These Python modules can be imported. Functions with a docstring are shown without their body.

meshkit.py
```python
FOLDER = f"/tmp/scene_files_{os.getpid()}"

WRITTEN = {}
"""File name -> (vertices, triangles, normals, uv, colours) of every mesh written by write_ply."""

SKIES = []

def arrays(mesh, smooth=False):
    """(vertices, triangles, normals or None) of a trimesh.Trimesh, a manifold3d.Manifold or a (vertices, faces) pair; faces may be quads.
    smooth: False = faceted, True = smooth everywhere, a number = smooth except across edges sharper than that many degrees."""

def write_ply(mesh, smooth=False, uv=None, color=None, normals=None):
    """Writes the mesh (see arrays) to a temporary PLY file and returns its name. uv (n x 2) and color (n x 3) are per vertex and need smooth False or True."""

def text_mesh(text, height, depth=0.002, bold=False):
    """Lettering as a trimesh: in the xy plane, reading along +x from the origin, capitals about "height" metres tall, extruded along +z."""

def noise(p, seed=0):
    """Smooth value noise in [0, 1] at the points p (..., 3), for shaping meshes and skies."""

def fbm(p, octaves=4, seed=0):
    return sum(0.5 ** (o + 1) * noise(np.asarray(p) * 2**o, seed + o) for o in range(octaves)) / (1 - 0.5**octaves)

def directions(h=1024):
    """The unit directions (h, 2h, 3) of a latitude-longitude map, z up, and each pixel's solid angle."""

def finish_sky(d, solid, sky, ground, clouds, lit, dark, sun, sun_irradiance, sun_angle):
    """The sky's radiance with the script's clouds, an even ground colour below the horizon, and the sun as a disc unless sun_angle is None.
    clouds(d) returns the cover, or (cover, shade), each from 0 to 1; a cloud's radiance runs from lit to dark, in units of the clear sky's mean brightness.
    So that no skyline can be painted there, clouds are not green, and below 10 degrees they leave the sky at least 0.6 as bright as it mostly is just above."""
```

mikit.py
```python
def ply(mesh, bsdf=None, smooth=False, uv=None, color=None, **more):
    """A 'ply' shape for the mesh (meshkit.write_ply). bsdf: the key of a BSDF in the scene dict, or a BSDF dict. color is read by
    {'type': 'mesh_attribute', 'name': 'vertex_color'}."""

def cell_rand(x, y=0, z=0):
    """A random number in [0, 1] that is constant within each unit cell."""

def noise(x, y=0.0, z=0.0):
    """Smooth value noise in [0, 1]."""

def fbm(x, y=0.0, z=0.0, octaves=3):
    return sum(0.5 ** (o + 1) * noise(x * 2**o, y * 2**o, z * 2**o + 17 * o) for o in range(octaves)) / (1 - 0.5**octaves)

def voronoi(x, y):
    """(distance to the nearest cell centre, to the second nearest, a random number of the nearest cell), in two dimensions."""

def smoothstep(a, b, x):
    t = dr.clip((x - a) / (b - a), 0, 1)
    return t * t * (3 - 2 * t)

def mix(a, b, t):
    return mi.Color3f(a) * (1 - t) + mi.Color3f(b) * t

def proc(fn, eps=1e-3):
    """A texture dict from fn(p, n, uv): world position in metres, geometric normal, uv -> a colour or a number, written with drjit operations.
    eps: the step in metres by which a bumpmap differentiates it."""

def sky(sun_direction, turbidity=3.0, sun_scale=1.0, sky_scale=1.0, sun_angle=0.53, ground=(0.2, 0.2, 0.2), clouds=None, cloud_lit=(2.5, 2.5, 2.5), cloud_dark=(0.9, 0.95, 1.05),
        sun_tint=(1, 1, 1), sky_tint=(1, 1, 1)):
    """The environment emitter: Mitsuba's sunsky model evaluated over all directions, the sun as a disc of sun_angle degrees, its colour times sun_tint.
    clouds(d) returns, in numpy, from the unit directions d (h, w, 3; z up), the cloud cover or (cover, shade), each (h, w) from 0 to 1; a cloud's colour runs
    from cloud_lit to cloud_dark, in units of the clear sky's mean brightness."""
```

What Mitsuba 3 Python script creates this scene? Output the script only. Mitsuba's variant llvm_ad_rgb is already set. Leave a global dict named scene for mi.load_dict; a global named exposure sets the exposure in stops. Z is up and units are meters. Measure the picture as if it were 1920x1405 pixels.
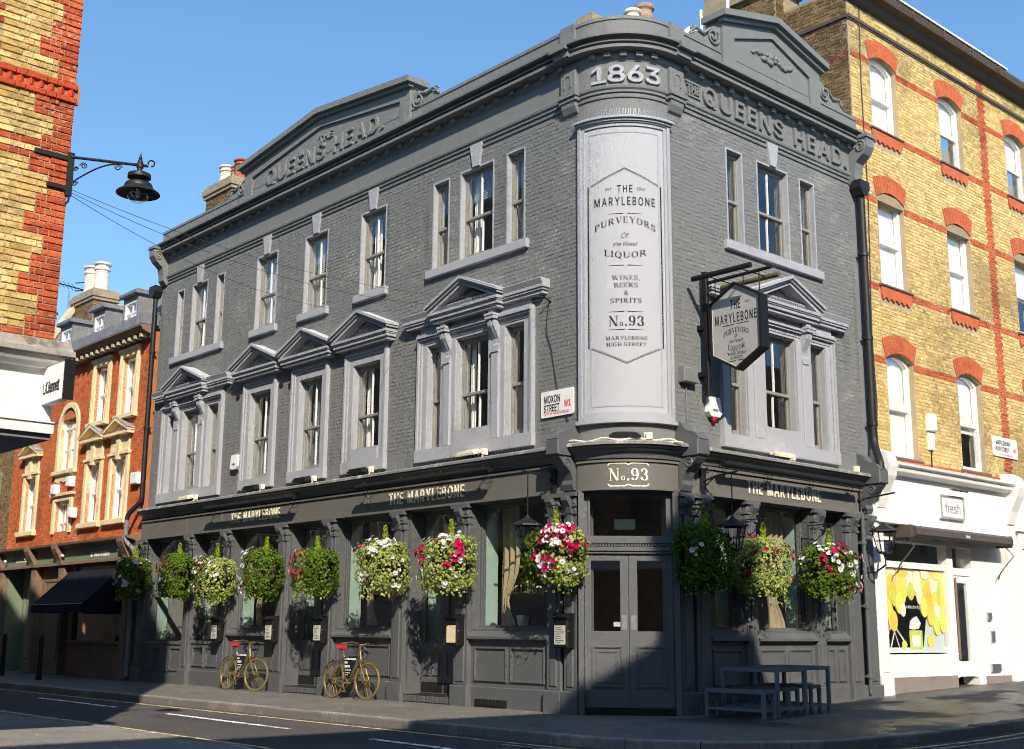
import math, random
import numpy as np
import trimesh
import drjit as dr
import mitsuba as mi
import mikit, meshkit
from mikit import proc, noise, fbm, cell_rand, smoothstep, mix, voronoi
from shapely.geometry import Polygon, Point, box as sbox, LineString
from shapely.ops import unary_union

random.seed(7)
rng = np.random.default_rng(7)
scene, labels = {'type': 'scene'}, {}
T4 = mi.ScalarTransform4f

# ---------------------------------------------------------------- camera, sky, exposure
CAM = np.array([12.6842, -13.8853, 1.2213])
_yaw, _pitch, _roll, _f = .837202, .208544, .0075547, 2288.79
_d = np.array([-math.sin(_yaw) * math.cos(_pitch), math.cos(_yaw) * math.cos(_pitch), math.sin(_pitch)])
_r = np.array([math.cos(_yaw), math.sin(_yaw), 0])
_u = np.cross(_r, _d)
_up = -_r * math.sin(_roll) + _u * math.cos(_roll)
scene['camera'] = {'type': 'perspective', 'fov': 2 * math.degrees(math.atan(960 / _f)), 'fov_axis': 'x', 'near_clip': .05, 'far_clip': 2000.0,
                   'to_world': T4().look_at(origin=CAM.tolist(), target=(CAM + _d).tolist(), up=_up.tolist())}
SUN = np.array([1.64, -1.0, 1.32])
scene['sky'] = mikit.sky(SUN.tolist(), turbidity=3.0, sky_scale=1.12, sun_scale=1.0, sun_tint=(.91, 1.0, 1.17), sky_tint=(.88, 1.09, 1.22))
exposure = 2.3

# ---------------------------------------------------------------- helpers
EYE = np.eye(4)
ROT_R = np.array([[0, -1, 0, 0], [1, 0, 0, 0], [0, 0, 1, 0], [0, 0, 0, 1.0]])      # local (along, into the wall, up) -> facade on the High Street


def move(x=0, y=0, z=0, rz=0, s=1.0):
    c, k = math.cos(rz), math.sin(rz)
    m = np.eye(4)
    m[:3, :3] = np.array([[c, -k, 0], [k, c, 0], [0, 0, 1]]) * s
    m[:3, 3] = x, y, z
    return m


ROT_C = move(-.308, .308, 0, math.pi / 4)      # the chamfered corner: origin at the middle of the bowed face


class G:
    """A mesh in the making."""
    def __init__(self):
        self.v, self.f, self.n, self.uv = [], [], 0, []

    def add(self, v, f, uv=(0, 0)):
        v, f = np.asarray(v, float), np.asarray(f, int)
        if f.shape[1] == 4:
            f = np.vstack([f[:, [0, 1, 2]], f[:, [0, 2, 3]]])
        self.v.append(v)
        self.f.append(f + self.n)
        self.uv.append(np.tile(np.asarray(uv, float), (len(v), 1)) if np.ndim(uv) == 1 else np.asarray(uv, float))
        self.n += len(v)
        return self

    def box(self, u0, u1, w0, w1, z0, z1):
        v = [[u, w, z] for u in (u0, u1) for w in (w0, w1) for z in (z0, z1)]
        return self.add(v, [[0, 1, 3, 2], [4, 6, 7, 5], [0, 4, 5, 1], [2, 3, 7, 6], [0, 2, 6, 4], [1, 5, 7, 3]])

    def cbox(self, u0, u1, w0, w1, z0, z1, b=.01):
        """A box whose front (low w) edges are chamfered by b."""
        v = [[u0, w1, z0], [u1, w1, z0], [u1, w1, z1], [u0, w1, z1], [u0, w0 + b, z0], [u1, w0 + b, z0], [u1, w0 + b, z1], [u0, w0 + b, z1],
             [u0 + b, w0, z0 + b], [u1 - b, w0, z0 + b], [u1 - b, w0, z1 - b], [u0 + b, w0, z1 - b]]
        f = [[8, 9, 10, 11]]
        for i in range(4):
            j = (i + 1) % 4
            f += [[4 + i, 4 + j, 8 + j, 8 + i], [i, j, 4 + j, 4 + i]]
        f += [[3, 2, 1, 0]]
        return self.add(v, f)

    def prism(self, poly, a0, a1, axis='w'):
        """Extrudes a polygon. axis 'w': the points are (u, z); 'u': (w, z); 'z': (u, w)."""
        p = poly if isinstance(poly, Polygon) else Polygon(poly)
        for q in getattr(p, 'geoms', [p]):
            m = trimesh.creation.extrude_polygon(q, 1.0, engine='earcut')
            x, y, t = m.vertices.T
            t = a0 + t * (a1 - a0)
            v = {'w': (x, t, y), 'u': (t, x, y), 'z': (x, y, t)}[axis]
            self.add(np.stack(v, 1), m.faces if axis == 'z' or axis == 'u' else m.faces[:, ::-1])
        return self

    def tube(self, pts, r, n=8, closed=False):
        pts = np.asarray(pts, float)
        rr = np.broadcast_to(r, len(pts))
        t = np.gradient(pts, axis=0) if not closed else np.roll(pts, -1, 0) - np.roll(pts, 1, 0)
        t /= np.linalg.norm(t, axis=1, keepdims=True) + 1e-12
        a = np.cross(t[0], [0, 0, 1] if abs(t[0][2]) < .9 else [1, 0, 0])
        rows = []
        ang = np.arange(n) * 2 * np.pi / n
        for k in range(len(pts)):
            a = a - t[k] * (a @ t[k])
            a /= np.linalg.norm(a) + 1e-12
            b = np.cross(t[k], a)
            rows.append(pts[k] + rr[k] * (np.cos(ang)[:, None] * a + np.sin(ang)[:, None] * b))
        v = np.vstack(rows + ([] if closed else [pts[:1], pts[-1:]]))
        f, m, L = [], len(pts), range(n)
        for k in range(m if closed else m - 1):
            for i in L:
                j, k2 = (i + 1) % n, (k + 1) % m
                f += [[k * n + i, k * n + j, k2 * n + j], [k * n + i, k2 * n + j, k2 * n + i]]
        if not closed:
            for i in L:
                f += [[m * n, (i + 1) % n, i], [m * n + 1, (m - 1) * n + i, (m - 1) * n + (i + 1) % n]]
        return self.add(v, f)

    def lathe(self, prof, c=(0, 0, 0), n=20, a0=0, a1=2 * math.pi):
        """prof: (radius, z)."""
        full = a1 - a0 > 6.28
        ang = a0 + (a1 - a0) * np.arange(n if full else n + 1) / n
        m = len(ang)
        v = np.array([[r * math.cos(t), r * math.sin(t), z] for r, z in prof for t in ang]) + np.asarray(c)
        f = []
        for k in range(len(prof) - 1):
            for i in range(n):
                j = (i + 1) % m
                f += [[k * m + i, k * m + j, (k + 1) * m + j], [k * m + i, (k + 1) * m + j, (k + 1) * m + i]]
        return self.add(v, f)

    def sweep(self, prof, path, normals, caps=True):
        """prof: (outward, z) points; path: (n, 2) plan points; normals: outward, already scaled for mitres."""
        prof, path, normals = np.asarray(prof, float), np.asarray(path, float), np.asarray(normals, float)
        k, m = len(prof), len(path)
        v = np.zeros((m, k, 3))
        v[:, :, :2] = path[:, None] + prof[None, :, :1] * normals[:, None]
        v[:, :, 2] = prof[None, :, 1]
        f = []
        for i in range(m - 1):
            for j in range(k - 1):
                f.append([i * k + j, (i + 1) * k + j, (i + 1) * k + j + 1, i * k + j + 1])
        self.add(v.reshape(-1, 3), f)
        if caps:
            for i in (0, m - 1):
                t = trimesh.creation.triangulate_polygon(Polygon(prof), engine='earcut')
                w = np.zeros((len(t[0]), 3))
                w[:, :2] = path[i] + t[0][:, :1] * normals[i]
                w[:, 2] = t[0][:, 1]
                self.add(w, t[1])
        return self

    def mesh(self):
        return np.vstack(self.v), np.vstack(self.f)

    def put(self, key, mat, T=None, smooth=False, **lab):
        return put(key, self.mesh(), mat, T, smooth, uv=np.vstack(self.uv) if any(np.any(x) for x in self.uv) else None, **lab)


COUNT = {}


def fresh(key):
    """The key, numbered if it is taken."""
    n = COUNT.get(key, 0)
    COUNT[key] = n + 1
    return key if n == 0 else f'{key}_{n:03d}'


def place(key, shape, T=None, **lab):
    key = fresh(key)
    scene[key] = dict(shape) if T is None or T is EYE else {**shape, 'to_world': T4(T.tolist())}
    if lab:
        note(key, **lab)
    return key


def put(key, mesh, mat, T=None, smooth=False, uv=None, **lab):
    return place(key, mikit.ply(mesh, mat, smooth=smooth, uv=uv), T, **lab)


def note(key, label=None, category=None, group=None, kind=None):
    e = labels.setdefault(key, {})
    for k, v in (('label', label), ('category', category), ('group', group), ('kind', kind)):
        if v:
            e[k] = v
    return key


def thing(key, label, category, group=None):
    return note(fresh(key), label, category, group)


def warp(mesh, fn):
    v, f = mesh
    return fn(np.asarray(v, float)), f


def bend(v, r=1.05, cx=-1.05, cy=1.05):
    a = -math.pi / 4 + v[:, 0] / r
    return np.stack([cx + (r - v[:, 1]) * np.cos(a), cy + (r - v[:, 1]) * np.sin(a), v[:, 2]], 1)


def finely(mesh, step=.06):
    """Cuts triangles until no edge is longer than step along u, so that the mesh can be bent."""
    v, f = mesh
    for _ in range(8):
        e = np.abs(v[f][:, :, 0].max(1) - v[f][:, :, 0].min(1))
        big = e > step
        if not big.any():
            break
        v2, f2 = trimesh.remesh.subdivide(v, f, np.nonzero(big)[0])
        v, f = v2, f2
    return v, f


# lettering
_text = {}


def text(s, h, xs=1.0, bold=False, depth=.004, track=0.0, shear=0.0):
    """Lettering centred on the origin in (u, z), its face at w = -depth."""
    key = (s, h, xs, bold, depth, track, shear)
    if key not in _text:
        if track:
            ms, x = [], 0
            for ch in s:
                if ch == ' ':
                    x += h * .35 * xs + track
                    continue
                m = meshkit.text_mesh(ch, h, depth, bold)
                a, b = m.vertices[:, 0].min(), m.vertices[:, 0].max()
                vv = m.vertices.copy()
                vv[:, 0] = (vv[:, 0] - a) * xs + x
                x += (b - a) * xs + track
                ms.append((vv, m.faces))
            g = G()
            for vv, ff in ms:
                g.add(vv, ff)
            v, f = g.mesh()
        else:
            m = meshkit.text_mesh(s, h, depth, bold)
            v, f = m.vertices * [xs, 1, 1], np.array(m.faces)
        v = np.array(v)
        v[:, 0] += v[:, 1] * shear
        v[:, 0] -= (v[:, 0].min() + v[:, 0].max()) / 2
        v[:, 1] -= h / 2
        _text[key] = (np.stack([v[:, 0], -v[:, 2], v[:, 1]], 1), f)
    return _text[key]


def _arc(cx, cz, rx, rz, a0, a1, wmin, wmax, n=20):
    """A curved stroke, thick where it runs upright and thin where it lies flat."""
    a = np.radians(np.linspace(a0, a1, n))
    t = (wmin + (wmax - wmin) * np.abs(np.cos(a)) ** 1.3) / 2
    o = np.stack([cx + (rx + t * .0) * np.cos(a), cz + rz * np.sin(a)], 1)
    nrm = np.stack([np.cos(a), np.sin(a)], 1)
    return Polygon(np.vstack([o + nrm * t[:, None] * .2, (o - nrm * 1.8 * t[:, None])[::-1]])).buffer(0)


def _glyphs():
    k, t = .155, .06                      # thick and thin stems of a capital one unit high

    def L(x0, z0, x1, z1, w):
        return LineString([(x0, z0), (x1, z1)]).buffer(w / 2, cap_style=2)

    def V(x, w=k, a=0, b=1):
        return sbox(x, a, x + w, b)

    def S(x, z, w=k, e=.08):             # a serif about a stem foot at x
        return sbox(x - e, z, x + w + e, z + .045)

    def st(x, w=k):
        return [V(x, w), S(x, 0, w), S(x, .955, w)]
    g = {}
    g['I'] = st(.08)
    g['P'] = st(.08) + [_arc(.36, .74, .3, .26, -90, 90, t, k), sbox(.2, .48, .38, .53), sbox(.2, .95, .38, 1)]
    g['R'] = g['P'] + [L(.38, .5, .68, .02, k), sbox(.58, 0, .82, .045)]
    g['B'] = st(.08) + [_arc(.36, .76, .26, .24, -90, 90, t, k), _arc(.38, .26, .32, .26, -90, 90, t, k), sbox(.2, .48, .4, .53), sbox(.2, .95, .38, 1), sbox(.2, 0, .4, .05)]
    g['U'] = [V(.1, k, .3, 1), S(.1, .955), V(.68, t, .3, 1), S(.68, .955, t), _arc(.415, .32, .315, .32, 180, 360, t, k)]
    g['V'] = [L(.14, 1, .42, 0, k), L(.72, 1, .44, 0, t), S(.06, .955), S(.66, .955, t)]
    g['E'] = st(.08) + [sbox(.1, 0, .62, .05), sbox(.1, .95, .6, 1), sbox(.2, .48, .5, .53), sbox(.56, 0, .62, .26), sbox(.54, .76, .6, 1), sbox(.46, .4, .5, .62)]
    g['L'] = st(.08) + [sbox(.1, 0, .6, .05), sbox(.55, 0, .6, .28)]
    g['Y'] = [L(.14, 1, .42, .46, k), L(.76, 1, .46, .46, t), V(.34, k, 0, .5), S(.34, 0), S(.04, .955), S(.68, .955, t)]
    g['O'] = [_arc(.42, .5, .38, .5, 0, 360, t, k, 40)]
    g['Q'] = g['O'] + [L(.42, .12, .72, -.16, k * .8)]
    g['S'] = [_arc(.34, .74, .27, .26, 25, 270, t, k), _arc(.34, .26, .28, .26, -155, 90, t, k), sbox(.55, .72, .6, 1), sbox(.06, 0, .11, .28)]
    g['W'] = [L(.1, 1, .3, 0, k), L(.52, 1, .3, 0, t), L(.5, 1, .74, 0, k), L(.98, 1, .76, 0, t), S(.02, .955), S(.42, .955), S(.93, .955, t)]
    g['N'] = [V(.12, t), L(.14, 1, .68, .0, k), V(.7, t), S(.1, 0, t), S(.68, .955, t), sbox(.0, .955, .2, 1)]
    g['M'] = [V(.1, t), L(.14, 1, .46, .02, k), L(.8, 1, .46, .02, t), V(.78, k), S(.1, 0, t), S(.78, 0), sbox(0, .955, .2, 1), sbox(.78, .955, 1.03, 1)]
    g['A'] = [L(.16, 0, .42, 1, t), L(.7, 0, .42, 1, k), sbox(.26, .3, .6, .35), S(.12, 0, t), S(.62, 0)]
    g['T'] = [V(.3), S(.3, 0), sbox(.02, .95, .74, 1), sbox(.02, .72, .07, 1), sbox(.69, .72, .74, 1)]
    g['H'] = st(.08) + st(.6) + [sbox(.2, .48, .65, .53)]
    g['G'] = [_arc(.44, .5, .38, .5, 40, 320, t, k, 30), V(.62, k * .9, 0.05, .42), S(.62, .4, k * .9), sbox(.68, .72, .73, 1)]
    g['o'] = [_arc(.26, .3, .24, .3, 0, 360, t, k * .9, 32)]
    g['9'] = [_arc(.34, .68, .28, .32, 0, 360, t, k * 1.1, 36), _arc(.3, .5, .32, .5, -90, 20, t, k * 1.1), Point(.16, .12).buffer(.09)]
    g['3'] = [_arc(.3, .75, .26, .25, -90, 150, t, k * 1.1), _arc(.3, .27, .3, .27, -150, 90, t, k * 1.1), Point(.12, .8).buffer(.08), Point(.1, .2).buffer(.09)]
    g['8'] = [_arc(.34, .76, .25, .24, 0, 360, t, k, 30), _arc(.34, .27, .3, .27, 0, 360, t, k, 30)]
    g['&'] = [_arc(.4, .78, .18, .2, 0, 360, t, k * .7, 26), _arc(.34, .26, .28, .26, 60, 330, t, k), L(.3, .7, .78, .02, k * .9), _arc(.6, .42, .18, .3, -70, 60, t, t)]
    g[','] = [Point(.1, .06).buffer(.08), L(.13, .06, .06, -.14, t)]
    g['.'] = [Point(.1, .08).buffer(.09)]
    return {c: unary_union([x.buffer(0) for x in s]) for c, s in g.items()}


_G = _glyphs()


def serif(s, h, xs=1.0, depth=.004, gap=.16, arch=0.0, small=()):
    """Roman lettering centred on the origin; arch > 0 bows the line upwards in the middle."""
    g, x = G(), 0.0
    for i, c in enumerate(s):
        if c == ' ':
            x += .4
            continue
        p, q = _G[c], .62 if i in small else 1.0
        a, b = p.bounds[0], p.bounds[2]
        for poly in getattr(p, 'geoms', [p]):
            m = trimesh.creation.extrude_polygon(poly, 1.0, engine='earcut')
            v = np.stack([(m.vertices[:, 0] - a) * q + x, -m.vertices[:, 2] * depth, m.vertices[:, 1] * q], 1)
            g.add(v, m.faces[:, ::-1])
        x += (b - a) * q + gap
    v, f = g.mesh()
    v[:, 0] = (v[:, 0] - (x - gap) / 2) * h * xs
    v[:, 2] = (v[:, 2] - .5) * h
    if arch:
        half = (x - gap) / 2 * h * xs
        v[:, 2] += arch * (1 - (v[:, 0] / half) ** 2)
    return v, f


def shift(mesh, u=0, w=0, z=0):
    return np.asarray(mesh[0]) + [u, w, z], mesh[1]


# ---------------------------------------------------------------- materials
def mat(key, color, rough=.6, spec=.4, bump=None, bscale=.01, metallic=0.0, **more):
    col = color if isinstance(color, dict) else {'type': 'rgb', 'value': list(color)}
    b = {'type': 'principled', 'base_color': col, 'roughness': rough, 'specular': spec, 'metallic': metallic, **more}
    if bump is not None:
        b = {'type': 'bumpmap', 'tex': proc(bump, .004), 'scale': bscale, 'bsdf': b}
    scene[key] = {'type': 'twosided', 'bsdf': b}
    return key


def vary(c, amount=.12, s=3.0, s2=40.0, a2=.06):
    c = np.array(c, float)

    def fn(p, n, uv):
        k = 1 - amount + 2 * amount * fbm(p.x * s, p.y * s, p.z * s) - a2 + 2 * a2 * noise(p.x * s2, p.y * s2, p.z * s2)
        return mi.Color3f(*c.tolist()) * k
    return proc(fn)


def worn(c, dirt, s=1.6, amount=.35, grain=.08):
    """Paint or stone with blotches of dirt that have a ragged outline."""
    c, dirt = [float(x) for x in c], [float(x) for x in dirt]

    def fn(p, n, uv):
        a = fbm(p.x * s, p.y * s, p.z * s * .6, 4)
        b = noise(p.x * 22, p.y * 22, p.z * 9)
        m = smoothstep(.52, .7, a * .8 + b * .2)
        k = 1 - grain + 2 * grain * noise(p.x * 60, p.y * 60, p.z * 60)
        return mix(c, dirt, m * amount) * k
    return proc(fn)


def brush(p, n, uv):
    return fbm(p.x * 50, p.y * 50, p.z * 50, 2) * .6 + fbm(p.x * 8, p.y * 8, p.z * 8, 2)


def old_paint(base, scuff, stain, grain):
    """Masonry paint: scuffed pale patches where it has worn thin, and thin runs of old dirt."""
    base, scuff, stain = ([float(v) for v in c] for c in (base, scuff, stain))

    def fn(p, n, uv):
        big = fbm(p.x * .9, p.y * .9, p.z * .7, 3)
        ragged = fbm(p.x * 9, p.y * 9, p.z * 14, 3)
        c = mix(base, scuff, smoothstep(.56, .74, big * .55 + ragged * .45) * .8)
        run = noise(p.x * 7 + p.z * .15, p.y * 7, p.z * .45)
        c = mix(c, stain, smoothstep(.70, .86, run * .75 + ragged * .25) * .7)
        c = mix(c, scuff, smoothstep(.86, .93, noise(p.x * 26, p.y * 26, p.z * 40)) * .6)
        return c * (1 - grain + 2 * grain * noise(p.x * 60, p.y * 60, p.z * 60))
    return proc(fn)


mat('mat_grey_wall', old_paint((.176, .184, .187), (.225, .23, .228), (.13, .133, .132), .06), .7, .25, brush, .002)
mat('mat_grey_brick', old_paint((.174, .182, .186), (.26, .262, .252), (.125, .128, .126), .09), .7, .25, brush, .003)
mat('mat_trim', old_paint((.35, .362, .40), (.40, .41, .43), (.25, .25, .26), .04), .65, .25)
mat('mat_shop_paint', worn((.098, .104, .112), (.13, .134, .137), 2.0, .5, .04), .38, .45)
mat('mat_fascia', worn((.135, .131, .122), (.11, .107, .10), 2.5, .4, .04), .5, .4)
mat('mat_sign_white', worn((.41, .42, .46), (.37, .38, .412), 1.8, .4, .02), .85, .1)
mat('mat_print', (.03, .03, .034), .8, .1)
mat('mat_cream', (.80, .74, .58), .5, .3)
mat('mat_lead', worn((.2, .2, .2), (.42, .41, .39), 5.0, .9, .15), .7, .3)
mat('mat_black', (.009, .009, .010), .55, .3)
mat('mat_iron', (.014, .015, .017), .5, .4)
mat('mat_dark', (.018, .016, .015), .8, .2)
mat('mat_room', vary((.105, .075, .05), .15, 2, 20, .1), .75, .2)
mat('mat_plaster_room', (.30, .28, .25), .9, .1)
mat('mat_frame_grey', worn((.25, .245, .225), (.17, .16, .145), 5, .5, .1), .5, .4)
mat('mat_white', worn((.78, .78, .76), (.62, .61, .58), 2.0, .3, .03), .5, .4)
mat('mat_curtain', (.8, .79, .75), .9, .1)
mat('mat_curtain_gold', (.36, .31, .2), .9, .1)
mat('mat_mint', (.30, .43, .37), .6, .2)
mat('mat_slate', worn((.16, .17, .2), (.28, .3, .33), 3.0, .6, .1), .6, .4)
mat('mat_stone', worn((.72, .60, .38), (.55, .43, .25), 3.0, .5, .1), .8, .2)
mat('mat_red', (.5, .015, .02), .4, .4)
mat('mat_gold', worn((.29, .205, .08), (.17, .12, .055), 14, .6, .1), .42, .5, metallic=.65)
mat('mat_tyre', (.19, .14, .07), .65, .3)
mat('mat_steel', (.6, .6, .6), .3, .5, metallic=.9)
mat('mat_bluegrey', worn((.14, .162, .195), (.17, .19, .22), 6, .5, .06), .45, .4)
scene['mat_glass'] = {'type': 'thindielectric', 'int_ior': 1.5}


def grain_bump(p, n, uv):
    return fbm(p.x * 90, p.y * 90, p.z * 90, 3)


def brick_mat(key, kinds, joint=.0):
    """uv.x is a brick's own random number, uv.y its kind. kinds: (dark, light, fleck) colours."""
    def fn(p, n, uv):
        out = mi.Color3f(0)
        for i, (a, b, c) in enumerate(kinds):
            t = uv.x
            col = mix(a, b, t)
            g = fbm(p.x * 38 + uv.x * 91, p.y * 38, p.z * 38, 3)
            col = mix(col, c, smoothstep(.5, .78, g) * .75)
            col = col * (.8 + .4 * noise(p.x * 150, p.y * 150, p.z * 150))
            out = dr.select((uv.y > i - .5) & (uv.y < i + .5), col, out)
        soot = smoothstep(.50, .68, fbm(p.x * .5 + 3, p.y * .5, p.z * .45, 3) * .7 + fbm(p.x * 11, p.y * 11, p.z * 11, 2) * .3)
        out = mix(out, out * mi.Color3f(.62, .62, .66), soot)
        bloom = smoothstep(.66, .8, fbm(p.x * 1.3 + 8, p.y * 1.3, p.z * 1.1, 3) * .6 + noise(p.x * 30, p.y * 30, p.z * 30) * .4)
        return mix(out, (.62, .55, .42), bloom * .45)
    mat(key, proc(fn), .85, .2, grain_bump, .006)


brick_mat('mat_stock_near', [((.55, .36, .11), (.84, .66, .30), (.42, .27, .09)), ((.42, .07, .03), (.62, .15, .06), (.32, .05, .025))])
brick_mat('mat_stock', [((.50, .35, .125), (.74, .57, .25), (.33, .22, .08)), ((.42, .075, .03), (.56, .13, .05), (.33, .06, .03))])
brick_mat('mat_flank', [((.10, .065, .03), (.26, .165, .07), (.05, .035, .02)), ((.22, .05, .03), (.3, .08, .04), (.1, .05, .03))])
brick_mat('mat_red_brick', [((.44, .10, .035), (.58, .17, .065), (.32, .07, .03)), ((.6, .46, .26), (.66, .52, .3), (.5, .4, .25))])
mat('mat_mortar', vary((.40, .33, .22), .15, 4, 60, .1), .9, .1, grain_bump, .006)
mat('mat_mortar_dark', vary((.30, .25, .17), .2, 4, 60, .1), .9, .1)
mat('mat_mortar_red', vary((.42, .16, .07), .15, 4, 60, .1), .9, .1)


# ---------------------------------------------------------------- bricks
def lay(u0, u1, z0, z1, holes=(), kind=None, course=.075, brick=.225, seed=1, stretcher=False):
    """Bricks in Flemish bond as rows (ua, ub, za, zb, kind), cut at the holes (ua, ub, za, zb)."""
    out, half = [], brick / 2
    for k in range(int(round((z1 - z0) / course))):
        za, zb = z0 + k * course, z0 + (k + 1) * course
        zc = (za + zb) / 2
        cuts = sorted((a, b) for a, b, c, d in holes if c - .01 < zc < d + .01)
        spans, at = [], u0
        for a, b in cuts:
            if a > at:
                spans.append((at, min(a, u1)))
            at = max(at, b)
        if at < u1:
            spans.append((at, u1))
        x, i, off = u0 - brick * (.75 if k % 2 else .0) - (0 if stretcher else half * (k % 2)), 0, k % 2
        edges = [x]
        while edges[-1] < u1:
            edges.append(edges[-1] + (brick if stretcher or i % 2 == 0 else half))
            i += 1
        for a, b in zip(edges[:-1], edges[1:]):
            for s, e in spans:
                a2, b2 = max(a, s), min(b, e)
                if b2 - a2 > .045:
                    out.append((a2, b2, za, zb, kind(.5 * (a2 + b2), zc, k) if kind else 0))
    return out


_bv = np.array([[0, 1, 0], [1, 1, 0], [1, 1, 1], [0, 1, 1], [.02, 0, .06], [.98, 0, .06], [.98, 0, .94], [.02, 0, .94]])
_bf = np.array([[4, 5, 6], [4, 6, 7], [0, 1, 5], [0, 5, 4], [1, 2, 6], [1, 6, 5], [2, 3, 7], [2, 7, 6], [3, 0, 4], [3, 4, 7]])


def brickwork(parent, rows, matname, T=EYE, proud=.008, gap=.008, single=300, tilt=.004, name='brick', pick=None):
    """The nearest bricks become entries of their own, the rest one part."""
    r = np.array(rows, float)
    tone = rng.random(len(r))
    push = proud * (.55 + .9 * rng.random(len(r)))
    c = np.stack([(r[:, 0] + r[:, 1]) / 2, 0 * r[:, 0], (r[:, 2] + r[:, 3]) / 2, np.ones(len(r))], 1) @ T.T
    size = 1 / np.linalg.norm(c[:, :3] - CAM, axis=1)
    if pick is not None:
        size = size * pick(r)
    order = np.argsort(-size)
    near, far = order[:single], order[single:]
    shapes = {}
    for i in near:
        ua, ub, za, zb, kd = r[i]
        q = (int(kd), int(tone[i] * 8))
        if q not in shapes:
            shapes[q] = mikit.ply((_bv, _bf), matname, uv=np.tile([q[1] / 8 + .06, q[0]], (8, 1)))
        m = np.eye(4)
        m[0, 0], m[1, 1], m[2, 2] = ub - ua - gap, push[i] + .01, zb - za - gap
        m[:3, 3] = ua + gap / 2, -push[i], za + gap / 2
        place(f'{parent}__{name}', shapes[q], T @ m)
    if len(far):
        ua, ub, za, zb, kd = r[far].T
        o = np.stack([ua + gap / 2, -push[far], za + gap / 2], 1)
        s = np.stack([ub - ua - gap, push[far] + .01, zb - za - gap], 1)
        v = o[:, None] + s[:, None] * _bv[None]
        v[:, 4:, 1] += (rng.random((len(far), 4)) - .5) * tilt
        f = _bf[None] + 8 * np.arange(len(far))[:, None, None]
        uv = np.repeat(np.stack([tone[far], kd], 1), 8, 0)
        put(f'{parent}__{name}_courses', (v.reshape(-1, 3), f.reshape(-1, 3)), matname, T, uv=uv, kind='stuff')


def slab(u0, u1, z0, z1, holes, w0=0.0, w1=.3):
    """A wall with openings."""
    p = sbox(u0, z0, u1, z1)
    for a, b, c, d in holes:
        p = p.difference(sbox(a, c, b, d))
    g = G()
    for q in getattr(p, 'geoms', [p]):
        g.prism(q, w0, w1)
    return g
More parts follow.
